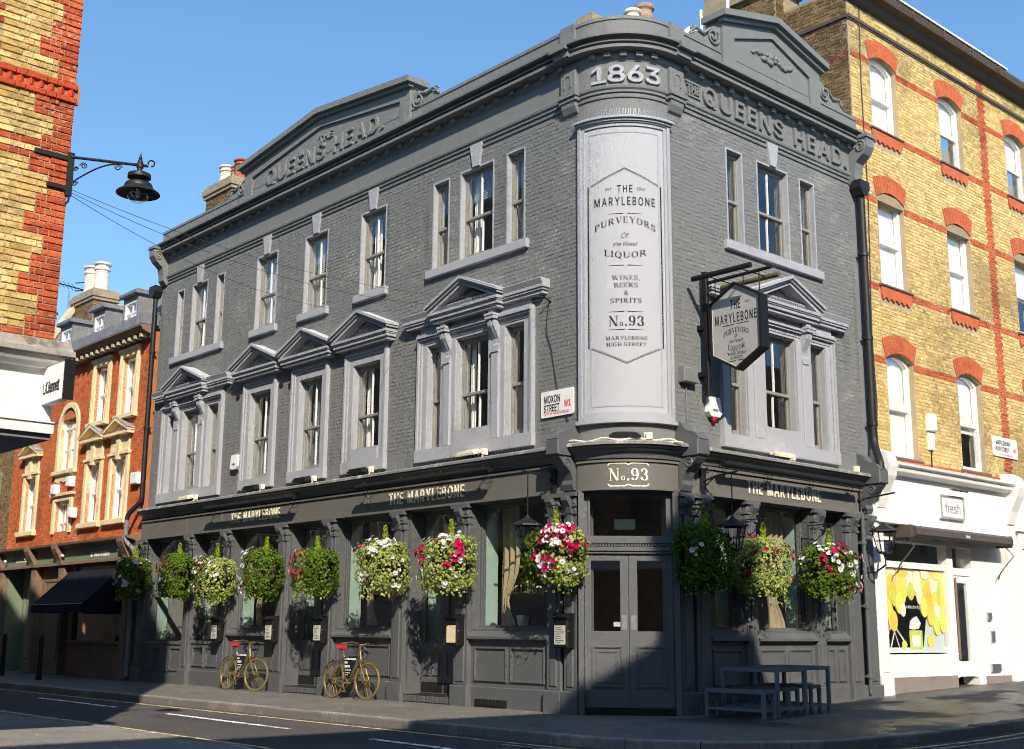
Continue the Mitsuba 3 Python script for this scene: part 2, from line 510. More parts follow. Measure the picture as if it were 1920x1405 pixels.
# ---------------------------------------------------------------- the ground
def rise(y):
    """The High Street climbs gently northwards."""
    t = np.maximum(0, np.asarray(y, float) - 1.2)
    return .031 * t * t / (t + 1.5)


def plate(poly, z_of, step=1.5, lo=None, hi=None):
    """A sheet over a polygon, cut to a grid where it bends."""
    x0, y0, x1, y1 = poly.bounds
    g = G()
    ys = [y0] + [y for y in np.arange(math.floor(y0), y1, step) if y0 < y < y1 and -3 < y < 60] + [y1]
    for a, b in zip(ys[:-1], ys[1:]):
        q = poly.intersection(sbox(x0 - 1, a, x1 + 1, b))
        for r in getattr(q, 'geoms', [q]):
            if r.geom_type == 'Polygon' and r.area > 1e-6:
                v, f = trimesh.creation.triangulate_polygon(r, engine='earcut')
                g.add(np.column_stack([v, z_of(v[:, 1])]), f)
    return g


def asphalt(p, n, uv):
    g = noise(p.x * 95, p.y * 95, 3)
    b = fbm(p.x * .55, p.y * .9, 2, 4)
    c = mix((.044, .041, .043), (.070, .065, .066), b)
    c = mix(c, (.14, .13, .12), smoothstep(.74, .9, g) * .5)
    tar = smoothstep(.035, .0, dr.abs(fbm(p.x * .35 + 9, p.y * .35, 0, 3) - .5)) * smoothstep(.5, .6, noise(p.x * .4, p.y * .4, 5))
    return mix(c, (.028, .027, .028), tar * .7)


def flags(p, n, uv):
    g = noise(p.x * 70, p.y * 70, 1)
    b = fbm(p.x * 1.1, p.y * 1.1, 7, 4)
    c = mix((.072, .068, .063), (.112, .106, .097), b)
    c = mix(c, (.06, .057, .053), smoothstep(.6, .72, fbm(p.x * 2.3, p.y * 2.3, 4, 4)) * .5)
    spot = smoothstep(.88, .93, noise(p.x * 9, p.y * 9, 11))          # trodden gum
    c = mix(c, (.2, .19, .18), spot * .5)
    return c * (.85 + .3 * g)


def wet(p, n, uv):
    """Washed-down paving: the puddles' outline, as roughness."""
    m = smoothstep(.40, .52, fbm(p.x * .8 + 4, p.y * .55, 3, 4)) * smoothstep(-.5, .8, p.y) * smoothstep(14, 9, p.y)
    return .78 - .42 * m


def flags_wet(p, n, uv):
    m = smoothstep(.40, .52, fbm(p.x * .8 + 4, p.y * .55, 3, 4)) * smoothstep(-.5, .8, p.y) * smoothstep(14, 9, p.y)
    return flags(p, n, uv) * (1 - .5 * m)


def rough_ground(p, n, uv):
    return fbm(p.x * 70, p.y * 70, 0, 3)


mat('mat_asphalt', proc(asphalt), .85, .25, rough_ground, .012)
scene['mat_pavement'] = {'type': 'twosided', 'bsdf': {'type': 'bumpmap', 'tex': proc(rough_ground, .004), 'scale': .004,
                         'bsdf': {'type': 'principled', 'base_color': proc(flags_wet), 'roughness': proc(wet), 'specular': .45}}}
def pale_flags(p, n, uv):
    return flags(p, n, uv) * 1.75


mat('mat_south_paving', proc(pale_flags), .85, .25, rough_ground, .006)
mat('mat_kerb', worn((.17, .155, .145), (.28, .26, .24), 2.5, .7, .2), .75, .3, grain_bump, .006)


def road_paint(c):
    def fn(p, n, uv):
        m = smoothstep(.50, .62, fbm(p.x * 9, p.y * 9, 2, 4))
        return mix(c, (.09, .085, .08), m * .75)
    return proc(fn)


mat('mat_road_white', road_paint((.72, .72, .70)), .7, .3)
mat('mat_road_yellow', road_paint((.50, .40, .17)), .7, .3)
mat('mat_road_worn', road_paint((.30, .30, .29)), .8, .3)

DROP = .125
put('road', plate(sbox(-150, -150, 150, 150), lambda y: rise(y) - DROP).mesh(), 'mat_asphalt', kind='structure')

# kerb lines: (x, y) of the kerb's outer edge, north pavement (round the pub) and south pavement
_ca = np.radians(np.linspace(-90, 0, 13))
north_edge = [(-60, -2.95)] + [(x, -2.95) for x in np.arange(-40, 1.4, 1.0)] + [(1.55 + 2.6 * math.cos(a), -.35 + 2.6 * math.sin(a)) for a in _ca] + \
    [(4.15 - .012 * y, y) for y in np.arange(.6, 16, 1.05)] + [(3.6, 45)]
south_edge = [(-60, -6.4)] + [(x, -6.4) for x in np.arange(-40, -.4, 1.0)] + [(-.4 + 2.8 * math.cos(a), -9.2 + 2.8 * math.sin(a)) for a in np.radians(np.linspace(90, 0, 11))] + [(2.4, -60)]
north_poly = Polygon(north_edge + [(3.6, 60), (-60, 60)])
south_poly = Polygon(south_edge + [(-60, -60)])
east_poly = sbox(11.6, -80, 40, 80)


def pave(y):
    return rise(y) - .004


put('pavement', plate(north_poly.buffer(-.14, join_style=2), pave, .75).mesh(), 'mat_pavement', kind='structure')
put('south_pavement', plate(south_poly.buffer(-.14, join_style=2), lambda y: rise(y) - .06).mesh(), 'mat_south_paving', kind='structure')
put('east_pavement', plate(east_poly, lambda y: rise(y) - .01).mesh(), 'mat_south_paving', kind='structure')
_east = G().box(11.46, 11.597, -80, 12, -.3, -.008)
put('east_pavement__kerb', _east.mesh(), 'mat_kerb')


def kerb(parent, edge, low, top, length=.95, visible=lambda x, y: True):
    ln, s = LineString(edge), 0.0
    inner = .145
    rest = G()
    total = ln.length
    while s < total - .2:
        e = min(s + length * (.85 + .3 * rng.random()), total)
        n = max(1, int((e - s) / .3))
        pts = [ln.interpolate(s + .006 + (e - s - .012) * i / n) for i in range(n + 1)]
        g = G()
        P = np.array([[q.x, q.y] for q in pts])
        t = np.gradient(P, axis=0)
        t /= np.linalg.norm(t, axis=1, keepdims=True)
        o = np.stack([t[:, 1], -t[:, 0]], 1)
        if parent == 'south_pavement':
            o = -o
        dz = (rng.random() - .5) * .012
        b = .025
        x, y = P.mean(0)
        zt = top(y)
        prof = [(-inner, -.35), (-inner, dz), (-b, dz), (-.007, dz - .008), (0, dz - b), (0, -.35)]
        z = np.array([top(q[1]) for q in P])
        g.sweep(prof, P, o)
        v, f = g.mesh()
        v[:, 2] += np.interp(np.linspace(0, 1, 2), [0, 1], [0, 0])[0] + float(zt)
        if visible(x, y):
            put(parent + '__kerb_stone', (v, f), 'mat_kerb')
        else:
            rest.add(v, f)
        s = e
    if rest.n:
        put(parent + '__kerb_run', rest.mesh(), 'mat_kerb', kind='stuff')


# the kerb is dropped at the corner, where people cross
kerb('pavement', north_edge, None, lambda y: rise(y) + .0, visible=lambda x, y: x > -27 and y < 16)
kerb('south_pavement', south_edge, None, lambda y: rise(y) - .055, visible=lambda x, y: x > -14 and x < 1)


def strip(name, pts, width, matname, lift=.004, label=None):
    P = np.array(pts, float)
    t = np.gradient(P, axis=0)
    t /= np.linalg.norm(t, axis=1, keepdims=True)
    o = np.stack([t[:, 1], -t[:, 0]], 1) * width / 2
    z = rise(P[:, 1]) - DROP + lift
    v = np.vstack([np.column_stack([P - o, z]), np.column_stack([P + o, z])])
    n = len(P)
    put('road__' + name, (v, [[i, i + 1, n + i + 1, n + i] for i in range(n - 1)]), matname, label=label)


for a, b in ((-6.55, -2.65), (-.6, 3.0), (-12.4, -8.6)):
    strip('white_dash', [(a, -4.15 - .03 * (a + 6)), (b, -4.15 - .03 * (b + 6))], .11, 'mat_road_white')
_off = LineString(north_edge[1:-1])
for d in (.30,):
    q = _off.parallel_offset(d, 'right')
    strip('yellow_line', [q.interpolate(s).coords[0] for s in np.linspace(3, q.length - 1, 90)], .08, 'mat_road_yellow')
q = _off.parallel_offset(.52, 'right')
strip('yellow_line', [q.interpolate(s).coords[0] for s in np.linspace(41, q.length - 1, 40)], .07, 'mat_road_worn')
_off = LineString(south_edge[1:-1])
for d in (.22, .40):
    q = _off.parallel_offset(d, 'left')
    strip('yellow_line', [q.interpolate(s).coords[0] for s in np.linspace(31, q.length - .3, 40)], .075, 'mat_road_yellow')

# ---------------------------------------------------------------- the corner pub
PUB = thing('corner_pub', 'dark grey painted brick corner pub with a rounded corner, lettered gables and pale window surrounds', 'pub')
L, R, C = EYE, ROT_R, ROT_C
UP_L = [[(-15.53, -15.2), (-14.74, -13.97), (-13.5, -13.15)], [(-11.6, -10.72)], [(-9.55, -8.67)], [(-7.42, -6.56)], [(-5.01, -4.54), (-4.19, -3.26), (-2.88, -2.42)]]
UP_R = [[(2.64, 3.09), (3.54, 4.47), (4.87, 5.33)]]
LO_L = [[(-15.6, -15.25), (-14.78, -13.99), (-13.53, -13.04)], [(-11.57, -10.69)], [(-9.52, -8.64)], [(-7.5, -6.57)], [(-5.07, -4.64), (-4.22, -3.3), (-2.87, -2.38)]]
LO_R = [[(2.52, 3.0), (3.52, 4.47), (4.93, 5.43)]]
ZU = (7.98, 9.72)
ZL = (4.53, 6.5)


def openings(up, lo):
    out = [(a, b, *ZU) for w in up for a, b in w]
    for w in lo:
        out += [(a, b, *ZL) for a, b in w]
    return out


H_L, H_R = openings(UP_L, LO_L), openings(UP_R, LO_R)
wall = G()
for T, u0, u1, holes in ((L, -16.45, -1.05, H_L), (R, 1.05, 6.85, H_R)):
    v, f = slab(u0, u1, 4.0, 11.0, holes).mesh()
    wall.add(np.column_stack([v, np.ones(len(v))]) @ T.T[:, :3], f)
seg = 20
wall.add(bend(finely(G().box(-.8246, .8246, 0, .25, 4.0, 11.0).mesh(), .07)[0]), finely(G().box(-.8246, .8246, 0, .25, 4.0, 11.0).mesh(), .07)[1])
wall.box(-16.45, -16.2, .3, 8, 0, 11).box(-9, -.302, 6.6, 6.85, 0, 11.0)
put(PUB + '__wall', wall.mesh(), 'mat_grey_wall')
CLEAR_L = H_L + [(a[0][0] - .3, a[-1][1] + .3, 4.2, 6.95) for a in LO_L]
CLEAR_R = H_R + [(LO_R[0][0][0] - .17, LO_R[0][-1][1] + .16, 4.2, 6.95)]
# rendered smooth around the top of the triple windows, as the courses end below the frieze
rowsL = lay(-16.44, -1.06, 4.47, 10.05, CLEAR_L, seed=3)
rowsR = lay(1.06, 6.66, 4.47, 10.05, CLEAR_R, seed=4)
both = [(r, 0) for r in rowsL] + [(r, 1) for r in rowsR]
brickwork(PUB + '__wall', rowsL, 'mat_grey_brick', L, proud=.0052, gap=.012, single=200, tilt=.005)
brickwork(PUB + '__wall', rowsR, 'mat_grey_brick', R, proud=.0052, gap=.012, single=100, tilt=.005, pick=None)

inside = G()
inside.box(-16.2, -3.2, 3.4, 3.6, .0, 3.9).box(-3.2, -3.0, 3.4, 6.6, 0, 3.9)                   # back walls of the bar
inside.box(-16.2, -.6, .35, 6.6, 3.72, 3.95)
inside.box(-16.2, -.6, .3, 6.6, .0, .06)
put(PUB + '__interior', inside.mesh(), 'mat_room')
inside = G()                                                                                     # the rooms upstairs
inside.box(-16.2, -.6, .32, 6.6, 7.1, 7.5).box(-16.2, -.5, .32, 6.6, 10.55, 10.8).box(-16.2, -.6, .35, 6.6, 3.96, 3.98)
inside.box(-16.2, -3.7, 3.5, 3.7, 3.98, 10.55).box(-3.8, -3.6, 3.7, 6.6, 3.98, 10.55)
for x in (-12.4, -10.0, -8.0, -5.9):
    inside.box(x, x + .1, .32, 3.5, 3.98, 10.55)
put(PUB + '__upstairs_rooms', inside.mesh(), 'mat_plaster_room')
put(PUB + '__roof', G().box(-16.4, -.2, .2, 6.8, 10.82, 10.9).mesh(), 'mat_lead')

# sweeps that run round the whole front
arc = [(-1.05 + 1.05 * math.cos(a), 1.05 + 1.05 * math.sin(a)) for a in np.radians(np.linspace(-90, 0, 19))]
arc_n = [(math.cos(a), math.sin(a)) for a in np.radians(np.linspace(-90, 0, 19))]
path = [(-16.45, 0)] + arc + [(0, 6.85)]
path_n = [(0, -1)] + arc_n + [(1, 0)]


def along(prof):
    return G().sweep(prof, path, path_n)


put(PUB + '__cornice', along([(-.02, 10.70), (.035, 10.705), (.045, 10.73), (.075, 10.75), (.08, 10.86), (.24, 10.862), (.255, 10.87), (.255, 10.925), (.20, 10.93), (.205, 10.96), (.275, 10.965), (.28, 10.985), (.215, 10.99), (.225, 11.03), (.26, 11.05),
                                (.355, 11.055), (.36, 11.09), (.32, 11.105), (.1, 11.13), (-.02, 11.13)]).mesh(), 'mat_grey_wall')
put(PUB + '__frieze', along([(-.02, 10.155), (.03, 10.16), (.032, 10.2), (.06, 10.225), (.07, 10.27), (.065, 10.285), (.035, 10.295), (.03, 10.71), (-.02, 10.71)]).mesh(), 'mat_grey_wall')
put(PUB + '__string_course', along([(-.02, 10.06), (.025, 10.065), (.03, 10.09), (-.02, 10.095)]).mesh(), 'mat_grey_wall')
put(PUB + '__parapet', along([(.08, 11.1), (.08, 11.45), (.10, 11.46), (.10, 11.52), (-.25, 11.52), (-.25, 11.1)]).mesh(), 'mat_grey_wall')
dent = mikit.ply(G().cbox(-.06, .06, -.14, -.07, 10.765, 10.865, .008).mesh(), 'mat_grey_wall')
for u in np.arange(-16.1, -1.4, .42):
    place(PUB + '__cornice__dentil', dent, move(u))
for u in np.arange(1.45, 6.6, .42):
    place(PUB + '__cornice__dentil', dent, ROT_R @ move(u))
for a in np.radians([-72, -58.5, -45, -31.5, -18]):
    place(PUB + '__cornice__dentil', dent, move(-1.05 + 1.05 * math.cos(a), 1.05 + 1.05 * math.sin(a), 0, a + math.pi / 2))

# blocks where the cornice breaks forward beside the rounded corner
def corner_block(T, s):
    g = G()
    u0, u1 = (-1.4, -1.04) if s < 0 else (1.04, 1.4)
    g.cbox(u0, u1, -.11, 0, 10.29, 10.72, .012)
    g.box(u0 - .04, u1 + .04, -.16, 0, 10.21, 10.29).box(u0 - .02, u1 + .02, -.13, 0, 10.14, 10.21)
    g.prism([(0, 10.14), (-.11, 10.14), (-.10, 10.05), (-.05, 9.95), (0, 9.91)], u0 + .02, u1 - .02, 'u')
    g.box(u0 - .02, u1 + .02, -.38, 0, 11.0, 11.11).box(u0, u1, -.29, 0, 10.885, 11.0).box(u0, u1, -.13, .2, 11.1, 11.55)
    put(PUB + '__cornice__block', g.mesh(), 'mat_grey_wall', T)
    c = (u0 + u1) / 2
    o, i = ([(c + r * math.cos(t), 10.55 + r * math.sin(t)) for t in np.linspace(0, math.pi, 12)] + [(c - r, b), (c + r, b)] for r, b in ((.09, 10.40), (.068, 10.3)))
    put(PUB + '__cornice__niche', G().prism(Polygon(o).difference(Polygon(i)), -.125, -.105).mesh(), 'mat_grey_wall', T)


corner_block(L, -1)
corner_block(R, 1)


def scroll_bracket(T, u, z0, z1, d, w=.26, name='bracket', flip=1):
    """A big console with a rolled top, seen from the side."""
    h = z1 - z0
    prof = [(0, z0), (-.10 * d, z0 - .02), (-.32 * d, z0 + .10 * h), (-.34 * d, z0 + .25 * h), (-.42 * d, z0 + .45 * h), (-.8 * d, z0 + .6 * h), (-d, z0 + .75 * h), (-d, z1), (0, z1)]
    g = G().prism(prof, u - w / 2, u + w / 2, 'u')
    t = np.linspace(0, 3.6 * math.pi, 40)
    r = (.19 * d + .05) * (1 - t / (4.4 * math.pi))
    c = np.stack([np.full_like(t, 0), -.68 * d + r * np.cos(t), z1 - .23 * h + r * np.sin(t)], 1)
    for s in (-1, 1):
        cc = c.copy()
        cc[:, 0] = u + s * (w / 2 + .005)
        g.tube(cc, .02, 6)
    g.box(u - w / 2 - .03, u + w / 2 + .03, -d - .03, 0, z1 - .05, z1 + .02)
    put(PUB + '__' + name, g.mesh(), 'mat_grey_wall', T)


scroll_bracket(L, -16.3, 10.05, 11.0, .45, .28, 'end_bracket')
scroll_bracket(R, 6.72, 10.05, 11.0, .45, .28, 'end_bracket')


# gables
def gable(T, c, half, zs, za, name, label):
    out = Polygon([(c - half, 11.0), (c + half, 11.0), (c + half, zs), (c, za), (c - half, zs)])
    cap_lo = Polygon([(c - half - .1, zs - .17), (c, za - .17), (c + half + .1, zs - .17), (c + half + .1, 10), (c - half - .1, 10)])
    cap = Polygon([(c - half - .12, zs - .1), (c - half - .12, zs + .02), (c, za + .03), (c + half + .12, zs + .02), (c + half + .12, zs - .1), (c, za - .1)])
    cap2 = Polygon([(c - half - .06, zs - .17), (c - half - .06, zs - .09), (c, za - .09), (c + half + .06, zs - .09), (c + half + .06, zs - .17), (c, za - .17)])
    k = .34
    inner = Polygon([(c - half + k, 11.3), (c + half - k, 11.3), (c + half - k, zs - .36), (c, za - .36), (c - half + k, zs - .36)])
    g = G().prism(out, -.09, .22)
    g.prism(out.intersection(cap_lo).difference(inner), -.14, -.088)
    key = put(f'{PUB}__{name}', g.mesh(), 'mat_grey_wall', T, label=label)
    cg = G().prism(cap, -.30, .26).prism(cap2, -.22, -.1)
    put(key + '__coping', cg.mesh(), 'mat_grey_wall', T)
    for s in (-1, 1):
        e = c + s * half
        sc = [(e, 11.5), (e, zs - .25), (e + s * .18, zs - .28), (e + s * .3, zs - .42), (e + s * .45, 11.72), (e + s * .7, 11.66), (e + s * .95, 11.5)]
        g = G().prism(Polygon(sc).buffer(0), -.08, .15)
        t = np.linspace(0, 3.4 * math.pi, 44)
        r = .17 * (1 - t / (4 * math.pi))
        g.tube(np.stack([e + s * .22 + s * r * np.cos(t + 2.4), np.full_like(t, -.1), zs - .50 + r * np.sin(t + 2.4)], 1), .022, 6)
        g.tube([(e + s * .3, -.1, zs - .38), (e + s * .5, -.1, 11.68), (e + s * .72, -.1, 11.72), (e + s * .9, -.1, 11.55)], [.03, .035, .03, .015], 6)
        t = np.linspace(0, 2.6 * math.pi, 30)
        r = .07 * (1 - t / (3.2 * math.pi))
        g.tube(np.stack([e + s * .8 + r * np.cos(t), np.full_like(t, -.1), 11.66 + r * np.sin(t)], 1), .018, 6)
        put(key + '__scroll', g.mesh(), 'mat_grey_wall', T)
    return key


gl = gable(L, -8.94, 3.25, 12.12, 12.5, 'gable', 'wide lettered gable on the side street front')
gr = gable(R, 4.0, 1.52, 12.22, 12.62, 'gable', 'narrow gable with a foliage ornament on the main street front')


def raised(key, s, h, T, u, z, w=-.1, depth=.05, matname='mat_grey_wall', xs=1.0, bold=True, track=0.0, fit=None, slope=None):
    v, f = text(s, h, xs, bold, depth, track)
    v = np.array(v)
    if fit:
        v[:, 0] *= fit / (v[:, 0].max() - v[:, 0].min())
    v = v + [u, w, z]
    return put(key, (v, f), matname, T)


raised(gl + '__lettering', "QUEENS HEAD.", .36, L, -8.9, 11.56, -.088, .05, track=.09, fit=4.6)
raised(gl + '__lettering', 'THE', .14, L, -8.76, 11.86, -.088, .04, track=.02, fit=.55)
raised(PUB + '__frieze__lettering', "QUEENS HEAD.", .33, R, 4.22, 10.515, -.034, .05, track=.08, fit=4.5)
raised(PUB + '__frieze__lettering', 'THE', .15, R, 1.7, 10.52, -.034, .04, fit=.34)
put(PUB + '__frieze__lettering', G().box(1.5, 1.9, -.06, -.03, 10.63, 10.66).box(1.5, 1.9, -.06, -.03, 10.38, 10.41).mesh(), 'mat_grey_wall', R)
for ch, u in zip('1863', (-.40, -.11, .19, .49)):
    v, f = text(ch, .29, 1.25, True, .05)
    put(PUB + '__frieze__numeral', (bend(np.array(v) + [u, -.036, 10.47]), f), 'mat_trim', label=f'raised pale figure {ch} on the rounded corner')
orn = G()
for i in range(46):
    t = rng.uniform(-1, 1)
    s = trimesh.creation.icosphere(1, 1.0)
    rad = .035 + .03 * (1 - abs(t)) * rng.random()
    orn.add(s.vertices * [rad * 1.5, rad, rad] + [4.0 + t * .62, -.10, 11.83 + .05 * math.sin(t * 7) + rng.normal() * .05 * (1.15 - abs(t))], s.faces)
put(gr + '__foliage_ornament', orn.mesh(), 'mat_grey_wall', R, smooth=True)
# ---------------------------------------------------------------- windows
_pane = {}


def pane(key, T, u0, u1, z0, z1, w):
    m = G()
    m.add([[u0, w, z0], [u1, w, z0], [u1, w, z1], [u0, w, z1]], [[0, 1, 2, 3]])
    return put(key, m.mesh(), 'mat_glass', T)


def drape(u0, u1, w, z0, z1, waves=5, amp=.03, gather=None):
    """A hanging curtain in folds; gather pulls it together at that height."""
    n, m = waves * 8 + 1, 14
    v = []
    for j in range(m):
        z = z0 + (z1 - z0) * j / (m - 1)
        k = 1.0
        if gather is not None:
            k = 1 - .6 * math.exp(-((z - gather) / .35) ** 2)
        for i in range(n):
            t = i / (n - 1)
            v.append([u0 + (u1 - u0) * t * k, w + amp * math.sin(t * waves * 2 * math.pi + .3 * math.sin(3 * z)), z])
    f = [[j * n + i, j * n + i + 1, (j + 1) * n + i + 1, (j + 1) * n + i] for j in range(m - 1) for i in range(n - 1)]
    return np.array(v), f


def sash(key, T, u0, u1, z0, z1, w=.11, mat_f='mat_frame_grey', bars=(1, 1), mid=.47, curtain=None, blind=0.0, st=.032, cmat='mat_curtain'):
    """A sliding sash window in its opening: box frame, two sashes, glazing bars, panes."""
    g = G()
    g.box(u0, u0 + .022, w - .012, w + .09, z0, z1).box(u1 - .022, u1, w - .012, w + .09, z0, z1).box(u0, u1, w - .012, w + .09, z1 - .04, z1).box(u0, u1, w - .012, w + .09, z0, z0 + .05)
    zm = z0 + (z1 - z0) * mid
    a, b = u0 + .022, u1 - .022
    g.box(a, a + st, w, w + .03, zm, z1 - .04).box(b - st, b, w, w + .03, zm, z1 - .04).box(a, b, w, w + .03, z1 - .09, z1 - .04)
    g.box(a, a + st, w + .035, w + .065, z0 + .05, zm + .02).box(b - st, b, w + .035, w + .065, z0 + .05, zm + .02).box(a, b, w + .035, w + .065, z0 + .05, z0 + .13)
    k = put(key + '__sash', g.mesh(), mat_f, T)
    put(key + '__meeting_rail', G().cbox(a, b, w - .012, w + .066, zm - .028, zm + .03, .008).mesh(), mat_f, T)
    for (lo, hi, ww, nb) in ((zm + .03, z1 - .09, w + .015, bars[0]), (z0 + .13, zm - .028, w + .05, bars[1])):
        ed = np.linspace(a + st, b - st, nb + 2)
        for i in range(1, nb + 1):
            put(key + '__glazing_bar', G().box(ed[i] - .012, ed[i] + .012, ww - .018, ww + .018, lo, hi).mesh(), 'mat_white' if mat_f != 'mat_black' else mat_f, T)
        for i in range(nb + 1):
            pane(key + '__pane', T, ed[i] + .001, ed[i + 1] - .001, lo, hi, ww)
    if curtain:
        for s, e in curtain:
            put(key + '__curtain', drape(u0 + (u1 - u0) * s, u0 + (u1 - u0) * e, w + .19, z0, z1, max(2, int((e - s) * 9)), .018), cmat, T, smooth=True)
    if blind:
        g = G()
        for z in np.arange(z1 - (z1 - z0) * blind, z1 - .05, .045):
            g.add([[u0 + .05, w + .15, z], [u1 - .05, w + .15, z], [u1 - .05, w + .175, z + .022], [u0 + .05, w + .175, z + .022]], [[0, 1, 2, 3]])
        put(key + '__blind', g.mesh(), 'mat_curtain', T)


def spikes(g, u0, u1, w, z, n, h=.1):
    for u in np.linspace(u0, u1, n):
        for dx, dw in ((.02, -.02), (-.02, .015), (0, 0)):
            g.tube([[u, w, z], [u + dx * 1.5, w + dw, z + h]], .0022, 3)


def lining(g, a, b, z0, z1, w=.25, edge=.02, e=.003):
    """Painted jambs and head inside an opening, with a thin painted edge on the wall face."""
    g.box(a - .001, a + .012, -e - .008, w, z0, z1).box(b - .012, b + .001, -e - .008, w, z0, z1).box(a, b, -e - .008, w, z1 - .012, z1 + .001)
    g.box(a - edge, a, -.010, .01, z0, z1 + edge).box(b, b + edge, -.010, .01, z0, z1 + edge).box(a, b, -.010, .01, z1, z1 + edge)


def upper_window(T, lights, curtains, blinds):
    g = G()
    for a, b in lights:
        lining(g, a, b, *ZU)
    key = put(PUB + '__window', g.mesh(), 'mat_trim', T)
    u0, u1 = lights[0][0], lights[-1][1]
    put(key + '__sill', G().cbox(u0 - .13, u1 + .13, -.085, .15, 7.82, 7.98, .008).mesh(), 'mat_trim', T)
    a, b = lights[len(lights) // 2]
    c = (a + b) / 2
    put(key + '__keystone', G().prism([(c - .09, 9.73), (c + .09, 9.73), (c + .17, 10.17), (c - .17, 10.17)], -.05, .05).mesh(), 'mat_trim', T)
    for i, (a, b) in enumerate(lights):
        wide = b - a > .6
        sash(key, T, a + .012, b - .012, 7.98, 9.71, w=.11, bars=(1, 1) if wide else (0, 0), curtain=curtains[i % len(curtains)], blind=blinds[i % len(blinds)])
    sp = G()
    for a, b in lights:
        spikes(sp, a + .06, b - .05, .03, 7.98, int((b - a) / .07), .09)
    put(key + '__bird_spikes', sp.mesh(), 'mat_steel', T, kind='stuff')


upper_window(L, UP_L[0], [[(.08, .5)], [(.06, .45)], [(.3, .95)]], [0, 0, 0])
upper_window(L, UP_L[1], [[(.06, .5)]], [.9])
upper_window(L, UP_L[2], [[(.06, .36)]], [.96])
upper_window(L, UP_L[3], [[(.06, .38)]], [.0])
upper_window(L, UP_L[4], [[(.1, .45)], [(.05, .27)], [(.1, .5)]], [0, .3, .85])
upper_window(R, UP_R[0], [[], [], [(.72, .93)]], [0, 0, 0])


def architrave(g, a, b, z0, z1, wid=.22):
    """Stepped moulding about an opening, open at the foot."""
    for o, i, d in ((wid, wid - .05, .09), (wid - .05, wid - .11, .06), (wid - .11, .0, .035)):
        g.box(a - o, a - i, -d, .02, z0, z1 + o).box(b + i, b + o, -d, .02, z0, z1 + o).box(a - i, b + i, -d, .02, z1 + i, z1 + o)


def pediment(key, T, c, half, p=.29, z=6.88, wings=None):
    rise_ = .47
    g = G()
    if wings:
        a, b, q = wings
        g.box(a + .06, b - .06, -q + .05, 0, z, z + .06).box(a + .03, b - .03, -q + .02, 0, z + .06, z + .10).box(a, b, -q, 0, z + .10, z + .15)
        g.prism([(0, z + .15), (-q, z + .15), (-q - .05, z + .24), (-q - .04, z + .25), (0, z + .25)], a, b, 'u')
    g.box(c - half + .1, c + half - .1, -p + .09, 0, z - .06, z)
    g.box(c - half + .06, c + half - .06, -p + .05, 0, z, z + .06).box(c - half + .045, c + half - .045, -p + .03, 0, z + .06, z + .085).box(c - half + .03, c + half - .03, -p + .01, 0, z + .085, z + .135)
    zz = z + .137

    def chevron(o0, o1, lo, hi):
        return Polygon([(c - half - o0, zz + lo), (c, zz + rise_ + lo - .06), (c + half + o0, zz + lo), (c + half + o0, zz + hi), (c, zz + rise_ + hi - .06), (c - half - o0, zz + hi)]).buffer(0)
    g.prism(chevron(.02, 0, .07, .125), -p - .05, 0)
    g.prism(chevron(-.0, 0, .03, .07), -p - .01, 0)
    g.prism(chevron(-.06, 0, -.03, .03), -p + .03, 0)
    g.prism(Polygon([(c - half + .26, zz), (c + half - .26, zz), (c, zz + rise_ - .15)]).buffer(0), -.06, 0)
    k = put(key + '__pediment', g.mesh(), 'mat_trim', T)
    s = G()
    for u in np.linspace(c - half * .6, c + half * .6, 19):
        h = (1 - abs(u - c) / half) * (rise_ - .05)
        s.tube([[u, -p + .1, zz], [u + .02, -p + .13, zz + h * .7]], .006, 4)
    put(key + '__bird_spikes', s.mesh(), 'mat_dark', T, kind='stuff')


def console(g, u, w0=.16):
    prof = [(0, 6.12), (-.06, 6.12), (-.07, 6.18), (-.05, 6.22), (-.06, 6.3), (-.13, 6.42), (-.19, 6.52), (-.2, 6.6), (-.17, 6.64), (0, 6.64)]
    for x in (-.055, 0, .055):
        g.prism([(a * (1.0 if x else 1.06), b) for a, b in prof], u + x - .022, u + x + .022, 'u')
    g.prism([(a * .8, b) for a, b in prof], u - .08, u + .08, 'u')
    g.box(u - .1, u + .1, -.11, 0, 6.06, 6.12)
    g.box(u - .11, u + .11, -.235, 0, 6.64, 6.70).box(u - .12, u + .12, -.25, 0, 6.70, 6.74)
    g.cbox(u - .075, u + .075, -.2, 0, 6.74, 6.9, .015)
    g.cbox(u - .1, u + .1, -.09, 0, 4.53, 6.08, .012)


